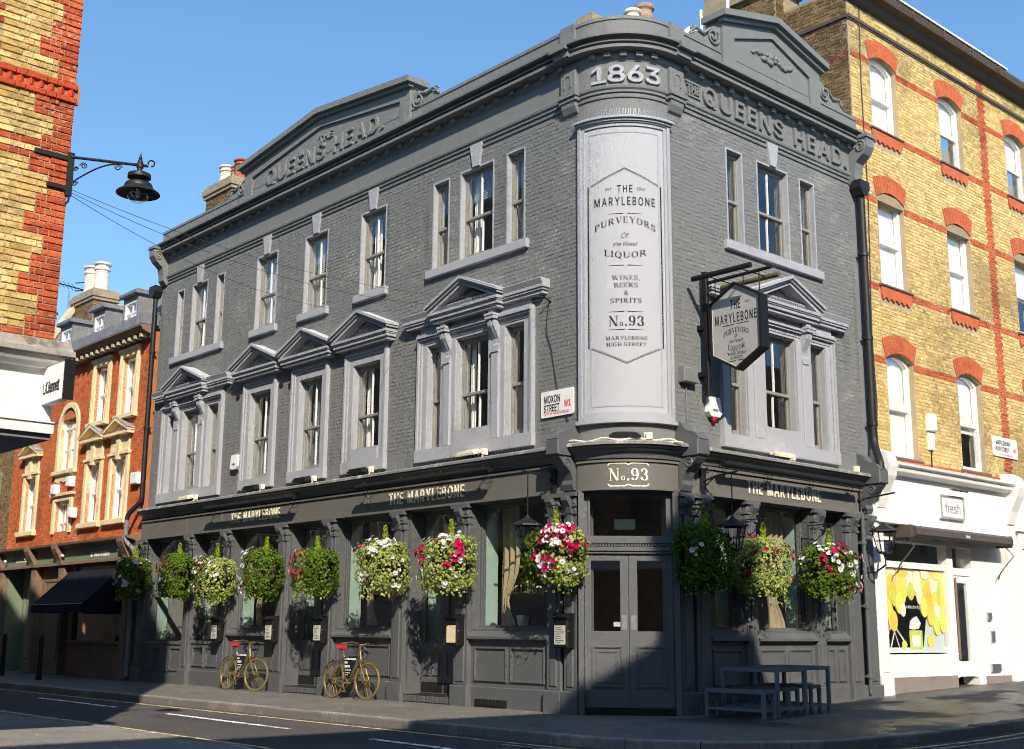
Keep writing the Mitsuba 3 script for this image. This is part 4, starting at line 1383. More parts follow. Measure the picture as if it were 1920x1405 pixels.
def basket(T, u, z, label, kinds, white, pink, seed, w=.98, h=.98, flow_side=None, straggle=0, dead=0.0, out=-.45, size=.05):
    """kinds: the plant of the left and of the right half; white, pink: how many flowers."""
    r = np.random.default_rng(seed)
    key = thing('hanging_basket', label, 'hanging basket', 'flower baskets hung along the front of the pub')
    M = T @ move(u, out, z)
    lobes = [((-.24 * w, .0, -.0), (.27 * w, .33, .43 * h)), ((.25 * w, -.02, -.03), (.27 * w, .33, .45 * h)), ((0, -.06, .06), (.34 * w, .33, .40 * h)), ((0, .1, -.05), (.42 * w, .3, .40 * h)),
             ((-.2 * w, -.02, -.26 * h), (.22 * w, .26, .22 * h)), ((.2 * w, -.03, -.28 * h), (.24 * w, .26, .22 * h)), ((-.3 * w, 0, .16 * h), (.19 * w, .26, .22 * h)), ((.3 * w, 0, .14 * h), (.19 * w, .26, .24 * h))]
    lobes = [((c[0] + r.normal() * .03, c[1], c[2] + r.normal() * .035), tuple(np.array(q) * r.uniform(.88, 1.12, 3))) for c, q in lobes]
    P, N, K = lobe_surface(lobes, 6500, r)
    kind = np.where(P[:, 0] + .1 * (meshkit.noise(P * 5, seed) - .5) < 0, kinds[0], kinds[1]).astype(float)
    if dead:
        kind[(np.abs(P[:, 0] + .04) < .13) & (meshkit.noise(P * 9, seed + 3) > .75 - dead)] = 3
    tone = np.clip(meshkit.noise(P * 11, seed + 1) * .6 + r.random(len(P)) * .5 - .1, 0, 1)
    # trailing shoots that break the outline
    m = 170 + 2 * straggle
    a = r.uniform(-math.pi, 0, m)
    Q = np.stack([np.cos(a) * .46 * w * r.uniform(.75, 1.14, m), np.sin(a) * .36, r.uniform(-.60, .1, m) * h], 1)
    P = np.vstack([P, Q])
    N = np.vstack([N, np.stack([np.cos(a), np.sin(a), 0 * a], 1)])
    kind = np.concatenate([kind, r.choice(kinds, m)])
    tone = np.concatenate([tone, r.random(m)])
    v, f, uv = leaves(P, N, size, tone, kind, seed=seed)
    put(key + '__foliage', (v, f), 'mat_leaf', M, uv=uv, kind='stuff')
    core = trimesh.creation.icosphere(2, 1.0)
    cv = np.vstack([core.vertices * [.34 * w, .24, .30 * h]])
    put(key + '__basket', (cv, core.faces), 'mat_moss', M)
    front = N[:, 1] < .35
    if flow_side is None:
        flow_side = (-.5, .5)
    cand = np.nonzero(front & (P[:, 0] > flow_side[0] * w) & (P[:, 0] < flow_side[1] * w) & (P[:, 2] > -.42 * h))[0]
    top = cand[np.argsort(-P[cand, 2] + r.random(len(cand)) * .55)]
    for nm, num, kd in (('white_flowers', white, 0), ('pink_flowers', pink, 1)):
        if not num:
            continue
        num = int(num * (1.5 if kd == 0 else 1.15))
        seeds = r.choice(top[:max(60, len(top) * 2 // 3)], max(2, num // 4))
        ids = []
        for sd in seeds:                       # petunias open in clusters
            dist = np.linalg.norm(P[top] - P[sd], axis=1)
            ids += list(top[np.argsort(dist + r.random(len(dist)) * .30)[:6]])
        ids = np.unique(ids)[:]
        ids = r.permutation(ids)[:num]
        v, f, uv = flower_mesh(P[ids] + N[ids] * .075, N[ids], .043, r.random(len(ids)), np.full(len(ids), float(kd)), seed + kd)
        put(f'{key}__{nm}', (v, f), 'mat_petal', M, uv=uv, kind='stuff')
        if nm == 'white_flowers':              # dark throats
            e = G()
            for i in ids:
                q = trimesh.creation.icosphere(0, .008)
                e.add(q.vertices + P[i] + N[i] * .073, q.faces)
            put(f'{key}__flower_throats', e.mesh(), 'mat_moss', M, kind='stuff')
    # a golden conifer at the top
    m = 420
    t = r.random(m)
    rad = .085 * (1 - t) ** .8 * np.sqrt(r.random(m))
    a = r.random(m) * 2 * math.pi
    P = np.stack([.06 + rad * np.cos(a), rad * np.sin(a), .34 * h + t * .34], 1)
    v, f, uv = leaves(P, np.stack([np.cos(a), np.sin(a), .4 + 0 * a], 1), .05, r.random(m), np.full(m, 4.0), droop=-1.6, seed=seed + 5)
    put(key + '__conifer', (v, f), 'mat_leaf', M, uv=uv, kind='stuff')
    b = G()
    zt = .78
    b.tube([[-.02, .36, zt], [-.02, -.1, zt], [-.02, -.14, zt - .03]], .010, 6).tube([[-.02, .36, zt - .35], [-.02, .36, zt + .02]], .012, 6)
    s = np.linspace(0, 1, 16)
    b.tube(np.stack([0 * s - .02, .35 - .38 * s, zt - .33 + .33 * s ** 1.8], 1), .008, 6)
    th = np.linspace(0, 3 * math.pi, 26)
    rr = .07 * (1 - th / (3.8 * math.pi))
    b.tube(np.stack([0 * th - .02, .24 + rr * np.cos(th), zt - .1 + rr * np.sin(th)], 1), .006, 5)
    for x, y in ((-.25, 0), (.2, -.15), (.15, .2)):
        b.tube([[-.02, -.13, zt - .02], [x, y, .22]], .004, 4)
    put(key + '__bracket', b.mesh(), 'mat_iron', M)


mat('mat_moss', (.075, .055, .035), .9, .1)
B_ = [(-16.06, 2.52, 'dark basket with a browned middle, farthest left, beside the black awning', (2, 0), 26, 4, .5), (-13.75, 2.48, 'basket of plain green ivy, second from the left, in front of a reflecting window', (0, 0), 4, 10, .35),
      (-11.97, 2.38, 'pale ragged variegated basket with a withered middle, third from the left', (0, 1), 36, 10, .5), (-9.9, 2.42, 'narrow green basket with white flowers on its left above the farther gold bicycle', (0, 0), 34, 10, .2),
      (-7.97, 2.39, 'basket with crimson flowers down its middle, left of the second gold bicycle', (1, 0), 2, 44, 0), (-5.73, 2.42, 'pale yellow green basket crowned with white flowers, above the larger gold bicycle', (1, 1), 60, 4, .12),
      (-3.81, 2.42, 'pale basket dotted all over with crimson and white flowers, in front of a double door', (1, 1), 46, 44, .05), (-1.22, 2.42, 'basket with a bright mass of crimson and white flowers left of the corner door', (0, 1), 62, 70, .0)]
for i, (x, z, lab, kinds, wh, pk, dead) in enumerate(B_):
    basket(L, x, z, lab, kinds, wh, pk, 100 + i * 7, w=(.95, .95, 1.06, .88, 1.1, 1.06, 1.08, 1.1)[i], h=(1.0, 1.02, 1.04, 1.02, .94, 1.02, 1.0, .98)[i],
           flow_side={7: (-.02, .52), 3: (-.5, .1), 4: (-.4, .25)}.get(i), straggle=(40, 20, 120, 30, 10, 20, 20, 10)[i], dead=dead)
for i, (y, z, lab, kinds, wh, pk) in enumerate([(1.17, 2.44, 'dark green basket in shadow with a few white flowers, right of the corner door', (2, 0), 9, 4),
                                                (2.68, 2.31, 'pale green ivy basket with few crimson flowers, middle of three on the main street front', (1, 1), 0, 24),
                                                (4.57, 2.34, 'basket with a white patch and crimson crown, rightmost, beside the white shop', (0, 0), 50, 50)]):
    basket(R, y, z, lab, kinds, wh, pk, 300 + i * 7, w=(1.02, 1.04, 1.08)[i], h=(1.05, 1.0, .94)[i], out=-.45)

# ---------------------------------------------------------------- things fixed to the pub
def floodlight(T, u, z, label, light=False, w=-.2, tiltz=0.0):
    key = thing('floodlight', label, 'floodlight', 'floodlights standing on the ledge of the pub')
    M = T @ move(u, w, z)
    c, s = math.cos(.25), math.sin(.25)
    rx = np.eye(4)
    rx[1:3, 1:3] = [[c, -s], [s, c]]
    g = G().prism([(-.25, -.12), (.25, -.12), (.22, .12), (-.22, .12)], -.045, .0, 'z')
    g.prism([(-.21, -.10), (.21, -.10), (.12, .10), (-.12, .10)], .0, .035, 'z')
    put(key + '__housing', g.mesh(), 'mat_cream' if light else 'mat_iron', M @ move(z=.10) @ rx)
    put(key + '__glass', G().box(-.2, .2, -.1, .1, -.052, -.046).mesh(), 'mat_slate', M @ move(z=.10) @ rx)
    put(key + '__bracket', G().tube([[-.23, 0, .09], [-.23, .05, .0], [.23, .05, .0], [.23, 0, .09]], .012, 6).box(-.06, .06, .0, .12, -.04, .02).mesh(), 'mat_iron', M)
    put(key + '__junction_box', G().cbox(.3, .40, .0, .08, .02, .13, .012).mesh(), 'mat_cream', M)
    put(key + '__cable', G().tube([[.35, .02, .02], [.38, -.04, -.03], [.6, -.02, -.03], [.9, .02, -.02]], .009, 5).mesh(), 'mat_cream', M)


for u, lab, li in ((-14.0, 'cream floodlight under the leftmost triple window of the pub', True), (-11.0, 'dark floodlight under the leftmost single window of the first floor', False),
                   (-8.95, 'dark floodlight under the middle single window of the first floor', False), (-6.95, 'dark floodlight under the rightmost single window of the first floor', False),
                   (-3.6, 'cream floodlight under the wide triple window left of the street sign', True)):
    floodlight(L, u, 4.22, lab, li, -.2)
floodlight(C, -.05, 4.2, 'hooded dark floodlight under the pale lettered corner panel', False, -.12)
floodlight(R, 3.72, 4.2, 'cream floodlight under the triple window on the main street front', True, -.2)


def trough(T, u0, u1, label):
    key = thing('trough_light', label, 'sign light', 'tube lights over the pub fascia')
    put(key + '__tube', G().tube([[u0, -.38, 3.93], [u1, -.38, 3.93]], .055, 12).mesh(), 'mat_black', T, smooth=40)
    for u in np.linspace(u0 + .2, u1 - .2, 4):
        put(key + '__bracket', G().tube([[u, -.38, 3.98], [u, -.34, 4.03], [u, -.1, 4.0]], .012, 5).box(u - .05, u + .05, -.40, -.34, 3.975, 4.0).mesh(), 'mat_black', T)
    g = G()
    for u in np.linspace(u0 + .15, u1 - .25, 4):
        s = np.linspace(0, 1, 7)
        g.tube(np.stack([u + .05 * s, -.35 + .22 * s, 3.9 - .2 * np.sin(s * math.pi) * .7 - .08 * s], 1), .006, 4)
    put(key + '__wire', g.mesh(), 'mat_black', T)


trough(L, -12.72, -8.98, 'black tube light over the left lettering of the side street front')
trough(L, -6.75, -2.85, 'black tube light over the right lettering of the side street front')
trough(R, 1.82, 5.9, 'black tube light over the lettering of the main street front')

for i, (u, lab) in enumerate(((-12.24, 'black menu case on the pilaster left of the first gold bicycle'), (-9.95, 'black menu case right of the first gold bicycle'), (-8.13, 'black menu case left of the larger gold bicycle'),
                              (-3.96, 'black menu case with an orange sheet right of the double door'), (-1.28, 'black menu case beside the corner door'))):
    key = thing('menu_case', lab, 'menu case', 'menu cases on the pilasters')
    M = L @ move(u, -.11, 1.0)
    put(key + '__case', G().cbox(-.16, .16, -.14, .02, 0, .46, .015).prism([(.02, .44), (-.15, .44), (-.18, .47), (-.1, .53), (.02, .53)], -.17, .17, 'u').mesh(), 'mat_black', M)
    put(key + '__sheet', G().box(-.12, .12, -.145, -.141, .05, .34).mesh(), 'mat_stone' if i == 3 else 'mat_menu', M)
    if i != 3:
        g = G()
        for z in np.arange(.08, .31, .028):
            g.box(-.10, -.10 + .2 * (.5 + .5 * rng.random()), -.147, -.146, z, z + .009)
        put(key + '__print', g.mesh(), 'mat_print', M)
    put(key + '__lock', G().tube([[.15, -.12, .25], [.18, -.12, .25]], .012, 6).mesh(), 'mat_steel', M)
mat('mat_menu', (.55, .54, .50), .5, .3)


def lantern_body(key, M, top=.0, h=.36, r=.2):
    """A hexagonal lantern hanging from its top."""
    g = G()
    prof = [(.02, 0), (.04, -.03), (.06, -.05), (r * 1.25, -.15), (r * 1.28, -.17), (r, -.18)]
    g.lathe(prof, n=6)
    put(key + '__roof', g.mesh(), 'mat_iron', M)
    g = G()
    for i in range(6):
        a, b = i * math.pi / 3, (i + 1) * math.pi / 3
        g.tube([[r * math.cos(a), r * math.sin(a), -.18], [r * .6 * math.cos(a), r * .6 * math.sin(a), -.18 - h]], .010, 5)
        g.tube([[r * .82 * math.cos(a), r * .82 * math.sin(a), -.18 - h * .45], [r * .82 * math.cos(b), r * .82 * math.sin(b), -.18 - h * .45]], .006, 4)
    g.lathe([(r * .62, -.18 - h), (r * .62, -.2 - h), (.03, -.24 - h), (.02, -.3 - h), (0, -.31 - h)], n=6)
    put(key + '__frame', g.mesh(), 'mat_iron', M)
    for i in range(6):
        a, b = i * math.pi / 3, (i + 1) * math.pi / 3
        v = [[r * .97 * math.cos(a), r * .97 * math.sin(a), -.185], [r * .97 * math.cos(b), r * .97 * math.sin(b), -.185], [r * .6 * math.cos(b), r * .6 * math.sin(b), -.18 - h], [r * .6 * math.cos(a), r * .6 * math.sin(a), -.18 - h]]
        put(key + '__pane', (v, [[0, 1, 2], [0, 2, 3]]), 'mat_glass', M)


for T, u, lab in ((L, -1.55, 'black lantern hanging in front of the large window left of the corner door'), (R, 1.62, 'black lantern hanging behind the shaded flower basket')):
    key = thing('hanging_lantern', lab, 'lantern', 'lanterns hung beside the corner door')
    M = T @ move(u, -.70, 3.05)
    lantern_body(key, M, h=.33, r=.2)
    g = G().tube([[0, 0, 0], [0, 0, .68]], .011, 6).tube([[0, .62, .58], [0, .3, .66], [0, -.12, .70]], .018, 6)
    s = np.linspace(0, 1, 12)
    g.tube(np.stack([0 * s, .6 - .3 * s, .4 + .26 * s ** .6], 1), .012, 5).box(-.06, .06, .56, .62, .36, .78)
    th = np.linspace(0, 2.6 * math.pi, 22)
    rr = .06 * (1 - th / (3.4 * math.pi))
    g.tube(np.stack([0 * th, .48 + rr * np.cos(th), .76 + rr * np.sin(th)], 1), .009, 5)
    put(key + '__bracket', g.mesh(), 'mat_iron', M)
key = thing('wall_lantern', 'black four paned lantern between the pub and the white shop', 'lantern')
M = R @ move(6.36, -.5, 3.27)
lantern_body(key, M, h=.36, r=.21)
put(key + '__bracket', G().tube([[0, 0, -.8], [0, 0, -.5]], .014, 6).tube([[0, .42, -.92], [0, .2, -.9], [0, 0, -.78]], .016, 6).box(-.04, .04, .38, .44, -1.0, -.8).mesh(), 'mat_iron', M)
key = thing('iron_bracket', 'bare iron bracket arm at the right end of the pub fascia', 'bracket')
put(key + '__arm', G().tube([[6.2, -.12, 3.7], [6.22, -.85, 3.78]], .017, 6).mesh(), 'mat_iron', R)
put(key + '__wall_plate', G().tube([[6.2, -.13, 3.5], [6.2, -.13, 4.0]], .02, 6).lathe([(0, 0), (.06, 0), (.06, .03), (0, .03)], (6.2, -.14, 3.68), 12).mesh(), 'mat_iron', R)

# the hanging sign
key = thing('pub_sign', 'six sided hanging pub sign in a thick black frame', 'pub sign')
SG = np.array([[1, 0, 0, .79], [0, 1, 0, 1.8], [0, 0, 1, 6.15], [0, 0, 0, 1.0]])


def hexa(o):
    w, a, b = .53 - o, .44 - o * .35, .44 - o * .35
    return Polygon([(-w, -b), (0, -.74 + o), (w, -b), (w, a), (0, .74 - o), (-w, a)])


put(key + '__frame', G().prism(hexa(0).difference(hexa(.045)), -.10, .10).mesh(), 'mat_black', SG)
put(key + '__board', G().prism(hexa(.043), -.06, .06).mesh(), 'mat_sign_grey', SG)
mat('mat_sign_grey', worn((.34, .34, .34), (.29, .29, .29), 3, .5, .03), .7, .2)
g = G().prism(hexa(.05).difference(hexa(.058)), -.064, -.06)
put(key + '__border', g.mesh(), 'mat_cream', SG)
for kind, s, z, h, xs, arch, wd in (('t', 'THE', .36, .15, 1, 0, .2), ('t', 'MARYLEBONE', .14, .15, 1, 0, .84), ('s', 'PURVEYORS', -.13, .085, .9, .06, .5), ('i', 'Of', -.17, .06, 1, 0, .07), ('i', 'the finest', -.25, .055, 1, 0, .28),
                                    ('s', 'LIQUOR', -.34, .085, .9, -.035, .34), ('s', 'WINES, BEERS', -.46, .045, .8, 0, .36), ('s', '& SPIRITS', -.53, .045, .8, 0, .24)):
    v, f = sign_text(kind, s, h, xs, arch)
    v = np.array(v)
    v[:, 0] *= wd / (v[:, 0].max() - v[:, 0].min())
    put(key + '__lettering', (v + [0, -.0605, z], f), 'mat_print', SG)
v, f = text('1863', .035, .8, False, .002)
put(key + '__lettering', (v + [.24, -.0605, .37], f), 'mat_print', SG)
g = G()
for z, w in ((.02, .26), (-.59, .22)):
    g.box(-w, -.02, -.063, -.06, z, z + .014).box(.02, w, -.063, -.06, z, z + .014)
put(key + '__rule', g.mesh(), 'mat_print', SG)
g = G().cbox(-.04, .04, -.2, -.1, 5.07, 7.2, .01)
g.tube([[0, -.1, 7.0], [0, -1.5, 7.0]], .03, 8)
for z in (6.2, 5.4):
    g.box(-.07, .07, -.14, .0, z, z + .08)
put(key + '__post', g.mesh(), 'mat_black', R @ move(1.78))
g = G().tube([[.15, -.02, .85], [.15, -.02, .62]], .01, 5).tube([[.45, 0, .85], [.45, 0, .52]], .01, 5).tube([[-.45, 0, .85], [-.45, 0, .52]], .01, 5)
put(key + '__hanger', g.mesh(), 'mat_black', SG)
for y, m in ((1.42, 'mat_black'), (2.18, 'mat_brass')):
    put(key + '__lamp_tube', G().tube([[.17, y, 7.0], [1.36, y, 6.99]], .045, 10).mesh(), m, smooth=40)
    put(key + '__lamp_arm', G().tube([[.45, 1.8, 7.0], [.45, y, 7.0]], .012, 5).tube([[1.1, 1.8, 7.0], [1.1, y, 7.0]], .012, 5).mesh(), 'mat_black')
mat('mat_brass', (.10, .08, .035), .45, .5)


def plate_sign(T, u0, u1, z0, z1, label, lines, name='street_sign'):
    key = thing(name, label, 'street sign')
    put(key + '__plate', G().prism(sbox(u0, z0, u1, z1).buffer(-.03).buffer(.03), -.035, -.012).mesh(), 'mat_white', T)
    for s, u, z, h, wd, m in lines:
        v, f = text(s, h, .6, h > .06, .003)
        v = np.array(v)
        v[:, 0] *= wd / (v[:, 0].max() - v[:, 0].min())
        put(key + '__lettering', (v + [u, -.0355, z], f), m, T)
    return key


plate_sign(L, -1.95, -1.18, 4.73, 5.17, 'white street nameplate left of the rounded corner', [('MOXON', -1.68, 5.03, .12, .38, 'mat_print'), ('STREET', -1.69, 4.88, .12, .37, 'mat_print'), ('W1', -1.32, 4.92, .11, .15, 'mat_red'),
                                                                         ('CITY OF WESTMINSTER', -1.57, 4.785, .04, .6, 'mat_red')])
plate_sign(R, 11.78, 12.92, 5.12, 5.56, 'white street nameplate on the yellow brick building', [('MARYLEBONE', 12.25, 5.43, .10, .66, 'mat_print'), ('HIGH STREET', 12.2, 5.29, .10, .62, 'mat_print'), ('W1', 12.78, 5.3, .09, .13, 'mat_red'),
                                                                                     ('CITY OF WESTMINSTER', 12.35, 5.17, .035, .6, 'mat_red')])

for T, u, z, lab, red in ((L, -12.03, 4.98, 'white alarm box left of the single windows', False), (R, 2.02, 4.93, 'white alarm box with a red lamp beneath the hanging sign', True)):
    key = thing('alarm_box', lab, 'alarm box')
    M = T @ move(u, -.01, z)
    put(key + '__case', G().prism([(-.12, .16), (.12, .16), (.17, -.10), (.11, -.17), (-.11, -.17), (-.17, -.10)], -.10, 0).mesh(), 'mat_white', M)
    put(key + '__logo', G().box(-.07, .07, -.103, -.10, -.08, -.04).mesh(), 'mat_slate', M)
    if red:
        put(key + '__lamp', G().lathe([(.06, -.17), (.06, -.2), (.04, -.24), (0, -.255)], (0, -.05, 0), 12).mesh(), 'mat_red', M)
key = thing('junction_box', 'grey painted box on the wall left of the hanging sign post', 'box')
put(key + '__case', G().cbox(1.2, 1.55, -.14, 0, 5.25, 5.5, .015).mesh(), 'mat_grey_wall', R)
put(key + '__conduit', G().tube([[1.38, -.02, 5.25], [1.38, -.02, 4.5], [1.3, -.03, 4.3]], .012, 5).mesh(), 'mat_grey_wall', R)
key = thing('hydrant_plate', 'diamond shaped plate with a letter H under the hanging sign', 'plate')
put(key + '__plate', G().prism([(1.99, 5.24), (2.14, 5.38), (1.99, 5.52), (1.84, 5.38)], -.03, -.012).mesh(), 'mat_slate', R)
v, f = text('H', .12, 1, True, .003)
put(key + '__lettering', (v + [1.99, -.031, 5.38], f), 'mat_print', R)
for u, z in ((-12.17, 6.51), (-10.3, 6.53), (-9.92, 6.46)):
    put(PUB + '__vent', G().lathe([(0, 0), (.075, 0), (.075, .02), (.05, .03), (0, .03)], (0, 0, 0), 14).mesh(), 'mat_dark', np.array([[1, 0, 0, u], [0, 0, -1, 0], [0, 1, 0, z], [0, 0, 0, 1.0]]))


def pipe(label, T, pts, r, matname, clips, hopper=None):
    key = thing('drainpipe', label, 'drainpipe')
    put(key + '__pipe', G().tube(pts, r, 10).mesh(), matname, T, smooth=40)
    for u, w, z in clips:
        put(key + '__collar', G().lathe([(r + .002, -.04), (r + .018, -.035), (r + .018, .035), (r + .002, .04)], (u, w, z), 12).box(u - r - .04, u + r + .04, w + .01, w + .08, z - .02, z + .02).mesh(), matname, T)
    if hopper:
        u, w, z = hopper
        put(key + '__hopper', G().prism([(-.17, .16), (.17, .16), (.17, .0), (.07, -.14), (-.07, -.14), (-.17, 0)], -.13, .1).mesh(), matname, T @ move(u, w, z))


def bendy(p, q, n=8):
    s = np.linspace(0, 1, n)
    k = s * s * (3 - 2 * s)
    return [[p[0] + (q[0] - p[0]) * b, p[1] + (q[1] - p[1]) * b, p[2] + (q[2] - p[2]) * a] for a, b in zip(s, k)]


pipe('thick black drainpipe with a hopper at the right end of the pub', R, [[6.78, -.14, 9.9], [6.78, -.14, 4.95]] + bendy((6.78, -.14, 4.9), (6.5, -.42, 4.3)) + [[6.5, -.42, 4.2]], .075, 'mat_iron',
     [(6.78, -.14, z) for z in (8.6, 6.9, 5.2)], (6.75, -.14, 9.95))
pipe('thin grey drainpipe down the last pilaster of the pub', R, [[6.2, -.16, 3.4], [6.2, -.16, .2]], .04, SH, [(6.2, -.16, z) for z in (2.9, 1.75, .5)])
pipe('black drainpipe between the pub and the red brick building', L, [[-16.62, -.1, 9.85], [-16.62, -.1, 4.6]] + bendy((-16.62, -.1, 4.5), (-16.95, -.3, 4.0)) + [[-16.95, -.3, 3.95]], .06, 'mat_iron',
     [(-16.62, -.1, z) for z in (8.3, 6.3)], (-16.6, -.1, 9.9))
pipe('pale blue grey lower drainpipe beside the red brick building', L, [[-16.95, -.3, 4.0], [-16.92, -.32, 3.55]] + bendy((-16.92, -.32, 3.5), (-16.68, -.16, 3.1)) + [[-16.68, -.16, .1]], .055, 'mat_slate', [(-16.94, -.31, 3.8), (-16.68, -.16, 2.6)])


def cable(label, a, b, sag, r=.0034, matname='mat_gutter'):
    s = np.linspace(0, 1, 40)
    a, b = np.array(a), np.array(b)
    P = a + (b - a) * s[:, None]
    P[:, 2] -= sag * 4 * s * (1 - s)
    key = put('overhead_cable', G().tube(P, r, 5).mesh(), matname)
    note(key, label, 'cable')


cable('thin cable strung from the street lamp to the wall left of the street nameplate', (.03, -9.08, 5.92), (-1.74, -.14, 6.74), .55)
cable('second cable just above the other one from the street lamp to the pub wall', (.03, -9.08, 5.95), (-1.78, -.14, 6.80), .42)
cable('sagging lowest cable from the street lamp to the left of the wide triple window', (.03, -9.08, 5.90), (-5.62, -.08, 7.35), .5)
key = put('wall_cable', G().tube([[-1.75, -.03, 6.76], [-1.82, -.02, 6.5], [-1.84, -.02, 6.2], [-1.72, -.02, 5.9], [-1.62, -.02, 5.4], [-1.58, -.02, 5.2], [-1.3, -.03, 4.6]], .009, 5).mesh(), 'mat_iron')
note(key, 'loose cable running down the wall to the street nameplate', 'cable')
put(PUB + '__wall__cable_hook', G().tube([[-1.75, 0, 6.72], [-1.74, -.18, 6.78]], .014, 5).mesh(), 'mat_iron')
P = [bend(np.array([[u, -.22 + .03 * math.sin(u * 9), 4.215 + .02 * math.sin(u * 14)]]))[0] for u in np.linspace(-1.3, 1.1, 40)]
key = put('ledge_cable', G().tube(P, .014, 5).mesh(), 'mat_cream')
note(key, 'pale cable lying loose along the ledge of the rounded corner', 'cable')
for T, u in ((L, -1.25), (C, .33), (R, 1.35), (R, 6.1)):
    put(PUB + '__ledge__socket', G().cbox(u - .05, u + .05, -.2, -.12, 4.21, 4.32, .01).mesh(), 'mat_cream', T)
key = thing('bucket', 'small metal bucket standing inside the window left of the corner door', 'bucket')
put(key + '__pail', G().lathe([(.075, 0), (.105, .22), (.11, .22), (.11, .205)], (-2.75, .32, 1.29), 18).mesh(), 'mat_steel', smooth=40)

# ---------------------------------------------------------------- bicycles
def bicycle(x, y, label, step, rack, steer, lean=.06, s=1.0):
    key = thing('bicycle', label, 'bicycle', 'gold painted bicycles leaning on the pub')
    M = move(x, y, 0, 0, s)
    c, q = math.cos(-lean), math.sin(-lean)
    rx = np.eye(4)
    rx[1:3, 1:3] = [[c, -q], [q, c]]
    M = M @ rx
    Rw, wb = .335, 1.04

    def wheel(nm, F):
        a = np.linspace(0, 2 * math.pi, 41)[:-1]
        wk = put(f'{key}__{nm}', G().tube(np.stack([(Rw - .035) * np.cos(a), 0 * a, (Rw - .035) * np.sin(a)], 1), .014, 6, True).mesh(), 'mat_gold', F, smooth=True)
        put(wk + '__tyre', G().tube(np.stack([(Rw - .016) * np.cos(a), 0 * a, (Rw - .016) * np.sin(a)], 1), .019, 8, True).mesh(), 'mat_tyre', F, smooth=True)
        g = G()
        for i in range(28):
            t = i * 2 * math.pi / 28
            e = .03 * (1 if i % 2 else -1)
            g.tube([[.02 * math.cos(t + e * 30), e, .02 * math.sin(t + e * 30)], [(Rw - .04) * math.cos(t), 0, (Rw - .04) * math.sin(t)]], .0022, 3)
        put(wk + '__spokes', g.mesh(), 'mat_gold', F)
        put(wk + '__hub', G().tube([[0, -.05, 0], [0, .05, 0]], .024, 8).mesh(), 'mat_gold', F)
        b = np.linspace(.15 * math.pi, 1.0 * math.pi, 18) if nm == 'rear_wheel' else np.linspace(.25 * math.pi, .85 * math.pi, 14)
        mg = G()
        v = [[(Rw + .02) * math.cos(t), d, (Rw + .02) * math.sin(t) - (.006 if d else 0)] for t in b for d in (-.026, 0, .026)]
        mg.add(v, [[i * 3 + j, i * 3 + j + 1, i * 3 + j + 4, i * 3 + j + 3] for i in range(len(b) - 1) for j in (0, 1)])
        put(wk + '__mudguard', mg.mesh(), 'mat_gold', F, smooth=True)

    wheel('rear_wheel', M @ move(0, 0, Rw))
    hx, hz = .80, .88                                     # top of the steering tube
    pivot = M @ move(hx, 0, 0) @ move(rz=steer) @ move(-hx, 0, 0)
    wheel('front_wheel', pivot @ move(wb, 0, Rw))
    bb, seat, head, low = (.44, 0, .28), (.27, 0, .78), (hx - .01, 0, .86), (hx + .035, 0, .70)
    g = G()
    g.tube([bb, seat], .016, 8).tube([bb, low], .02, 8).tube([head, low], .02, 8)
    if step:
        g.tube([(.36, 0, .5), (.6, 0, .55), low], .016, 8)
    else:
        g.tube([(.285, 0, .74), (hx, 0, .80)], .016, 8)
    for e in (-.05, .05):
        g.tube([(.44, e * .5, .28), (0, e, Rw)], .009, 6).tube([(.285, e * .4, .72), (0, e, Rw)], .008, 6)
    put(key + '__frame', g.mesh(), 'mat_gold', M)
    g = G()
    for e in (-.055, .055):
        g.tube([(hx + .04, e * .6, .68), (hx + .08, e, .62), (wb, e, Rw)], .012, 6)
    g.box(hx + .01, hx + .07, -.05, .05, .665, .70)
    put(key + '__fork', g.mesh(), 'mat_gold', pivot)
    g = G().tube([(hx - .01, 0, .84), (hx - .03, 0, .98)], .012, 6)
    for e in (-1, 1):
        g.tube([(hx - .03, 0, .98), (hx + .02, e * .1, 1.0), (hx - .0, e * .22, 1.02), (hx - .14, e * .27, 1.0), (hx - .2, e * .27, .99)], .011, 6)
    put(key + '__handlebar', g.mesh(), 'mat_gold', pivot)
    g = G()
    for e in (-1, 1):
        g.tube([(hx - .12, e * .27, 1.0), (hx - .24, e * .27, .985)], .017, 6)
    put(key + '__grips', g.mesh(), 'mat_tyre', pivot)
    sd = G()
    sec = [(-.15, .085), (-.11, .09), (-.04, .07), (.03, .035), (.10, .02), (.13, .012)]
    for (x0, w0), (x1, w1) in zip(sec[:-1], sec[1:]):
        v = [[x0, -w0, .0], [x0, w0, .0], [x1, w1, 0], [x1, -w1, 0], [x0, -w0 * .7, .045], [x0, w0 * .7, .045], [x1, w1 * .7, .04], [x1, -w1 * .7, .04], [x0, -w0 * 1.02, -.02], [x0, w0 * 1.02, -.02], [x1, w1 * 1.02, -.015], [x1, -w1 * 1.02, -.015]]
        sd.add(v, [[4, 5, 6, 7], [0, 4, 7, 3], [1, 2, 6, 5], [0, 3, 11, 8], [1, 9, 10, 2]])
    sd.box(-.155, -.148, -.07, .07, -.02, .04)
    put(key + '__saddle', sd.mesh(), 'mat_red', M @ move(.24, 0, .92), smooth=50)
    put(key + '__seat_post', G().tube([seat, (.245, 0, .91)], .013, 6).tube([(.15, -.03, .885), (.15, .03, .885)], .02, 6).mesh(), 'mat_steel', M)
    g = G().tube([(.44, -.07, .28), (.44, .07, .28)], .02, 8)
    a = np.linspace(0, 2 * math.pi, 25)[:-1]
    g.tube(np.stack([.44 + .09 * np.cos(a), 0 * a - .045, .28 + .09 * np.sin(a)], 1), .006, 5, True)
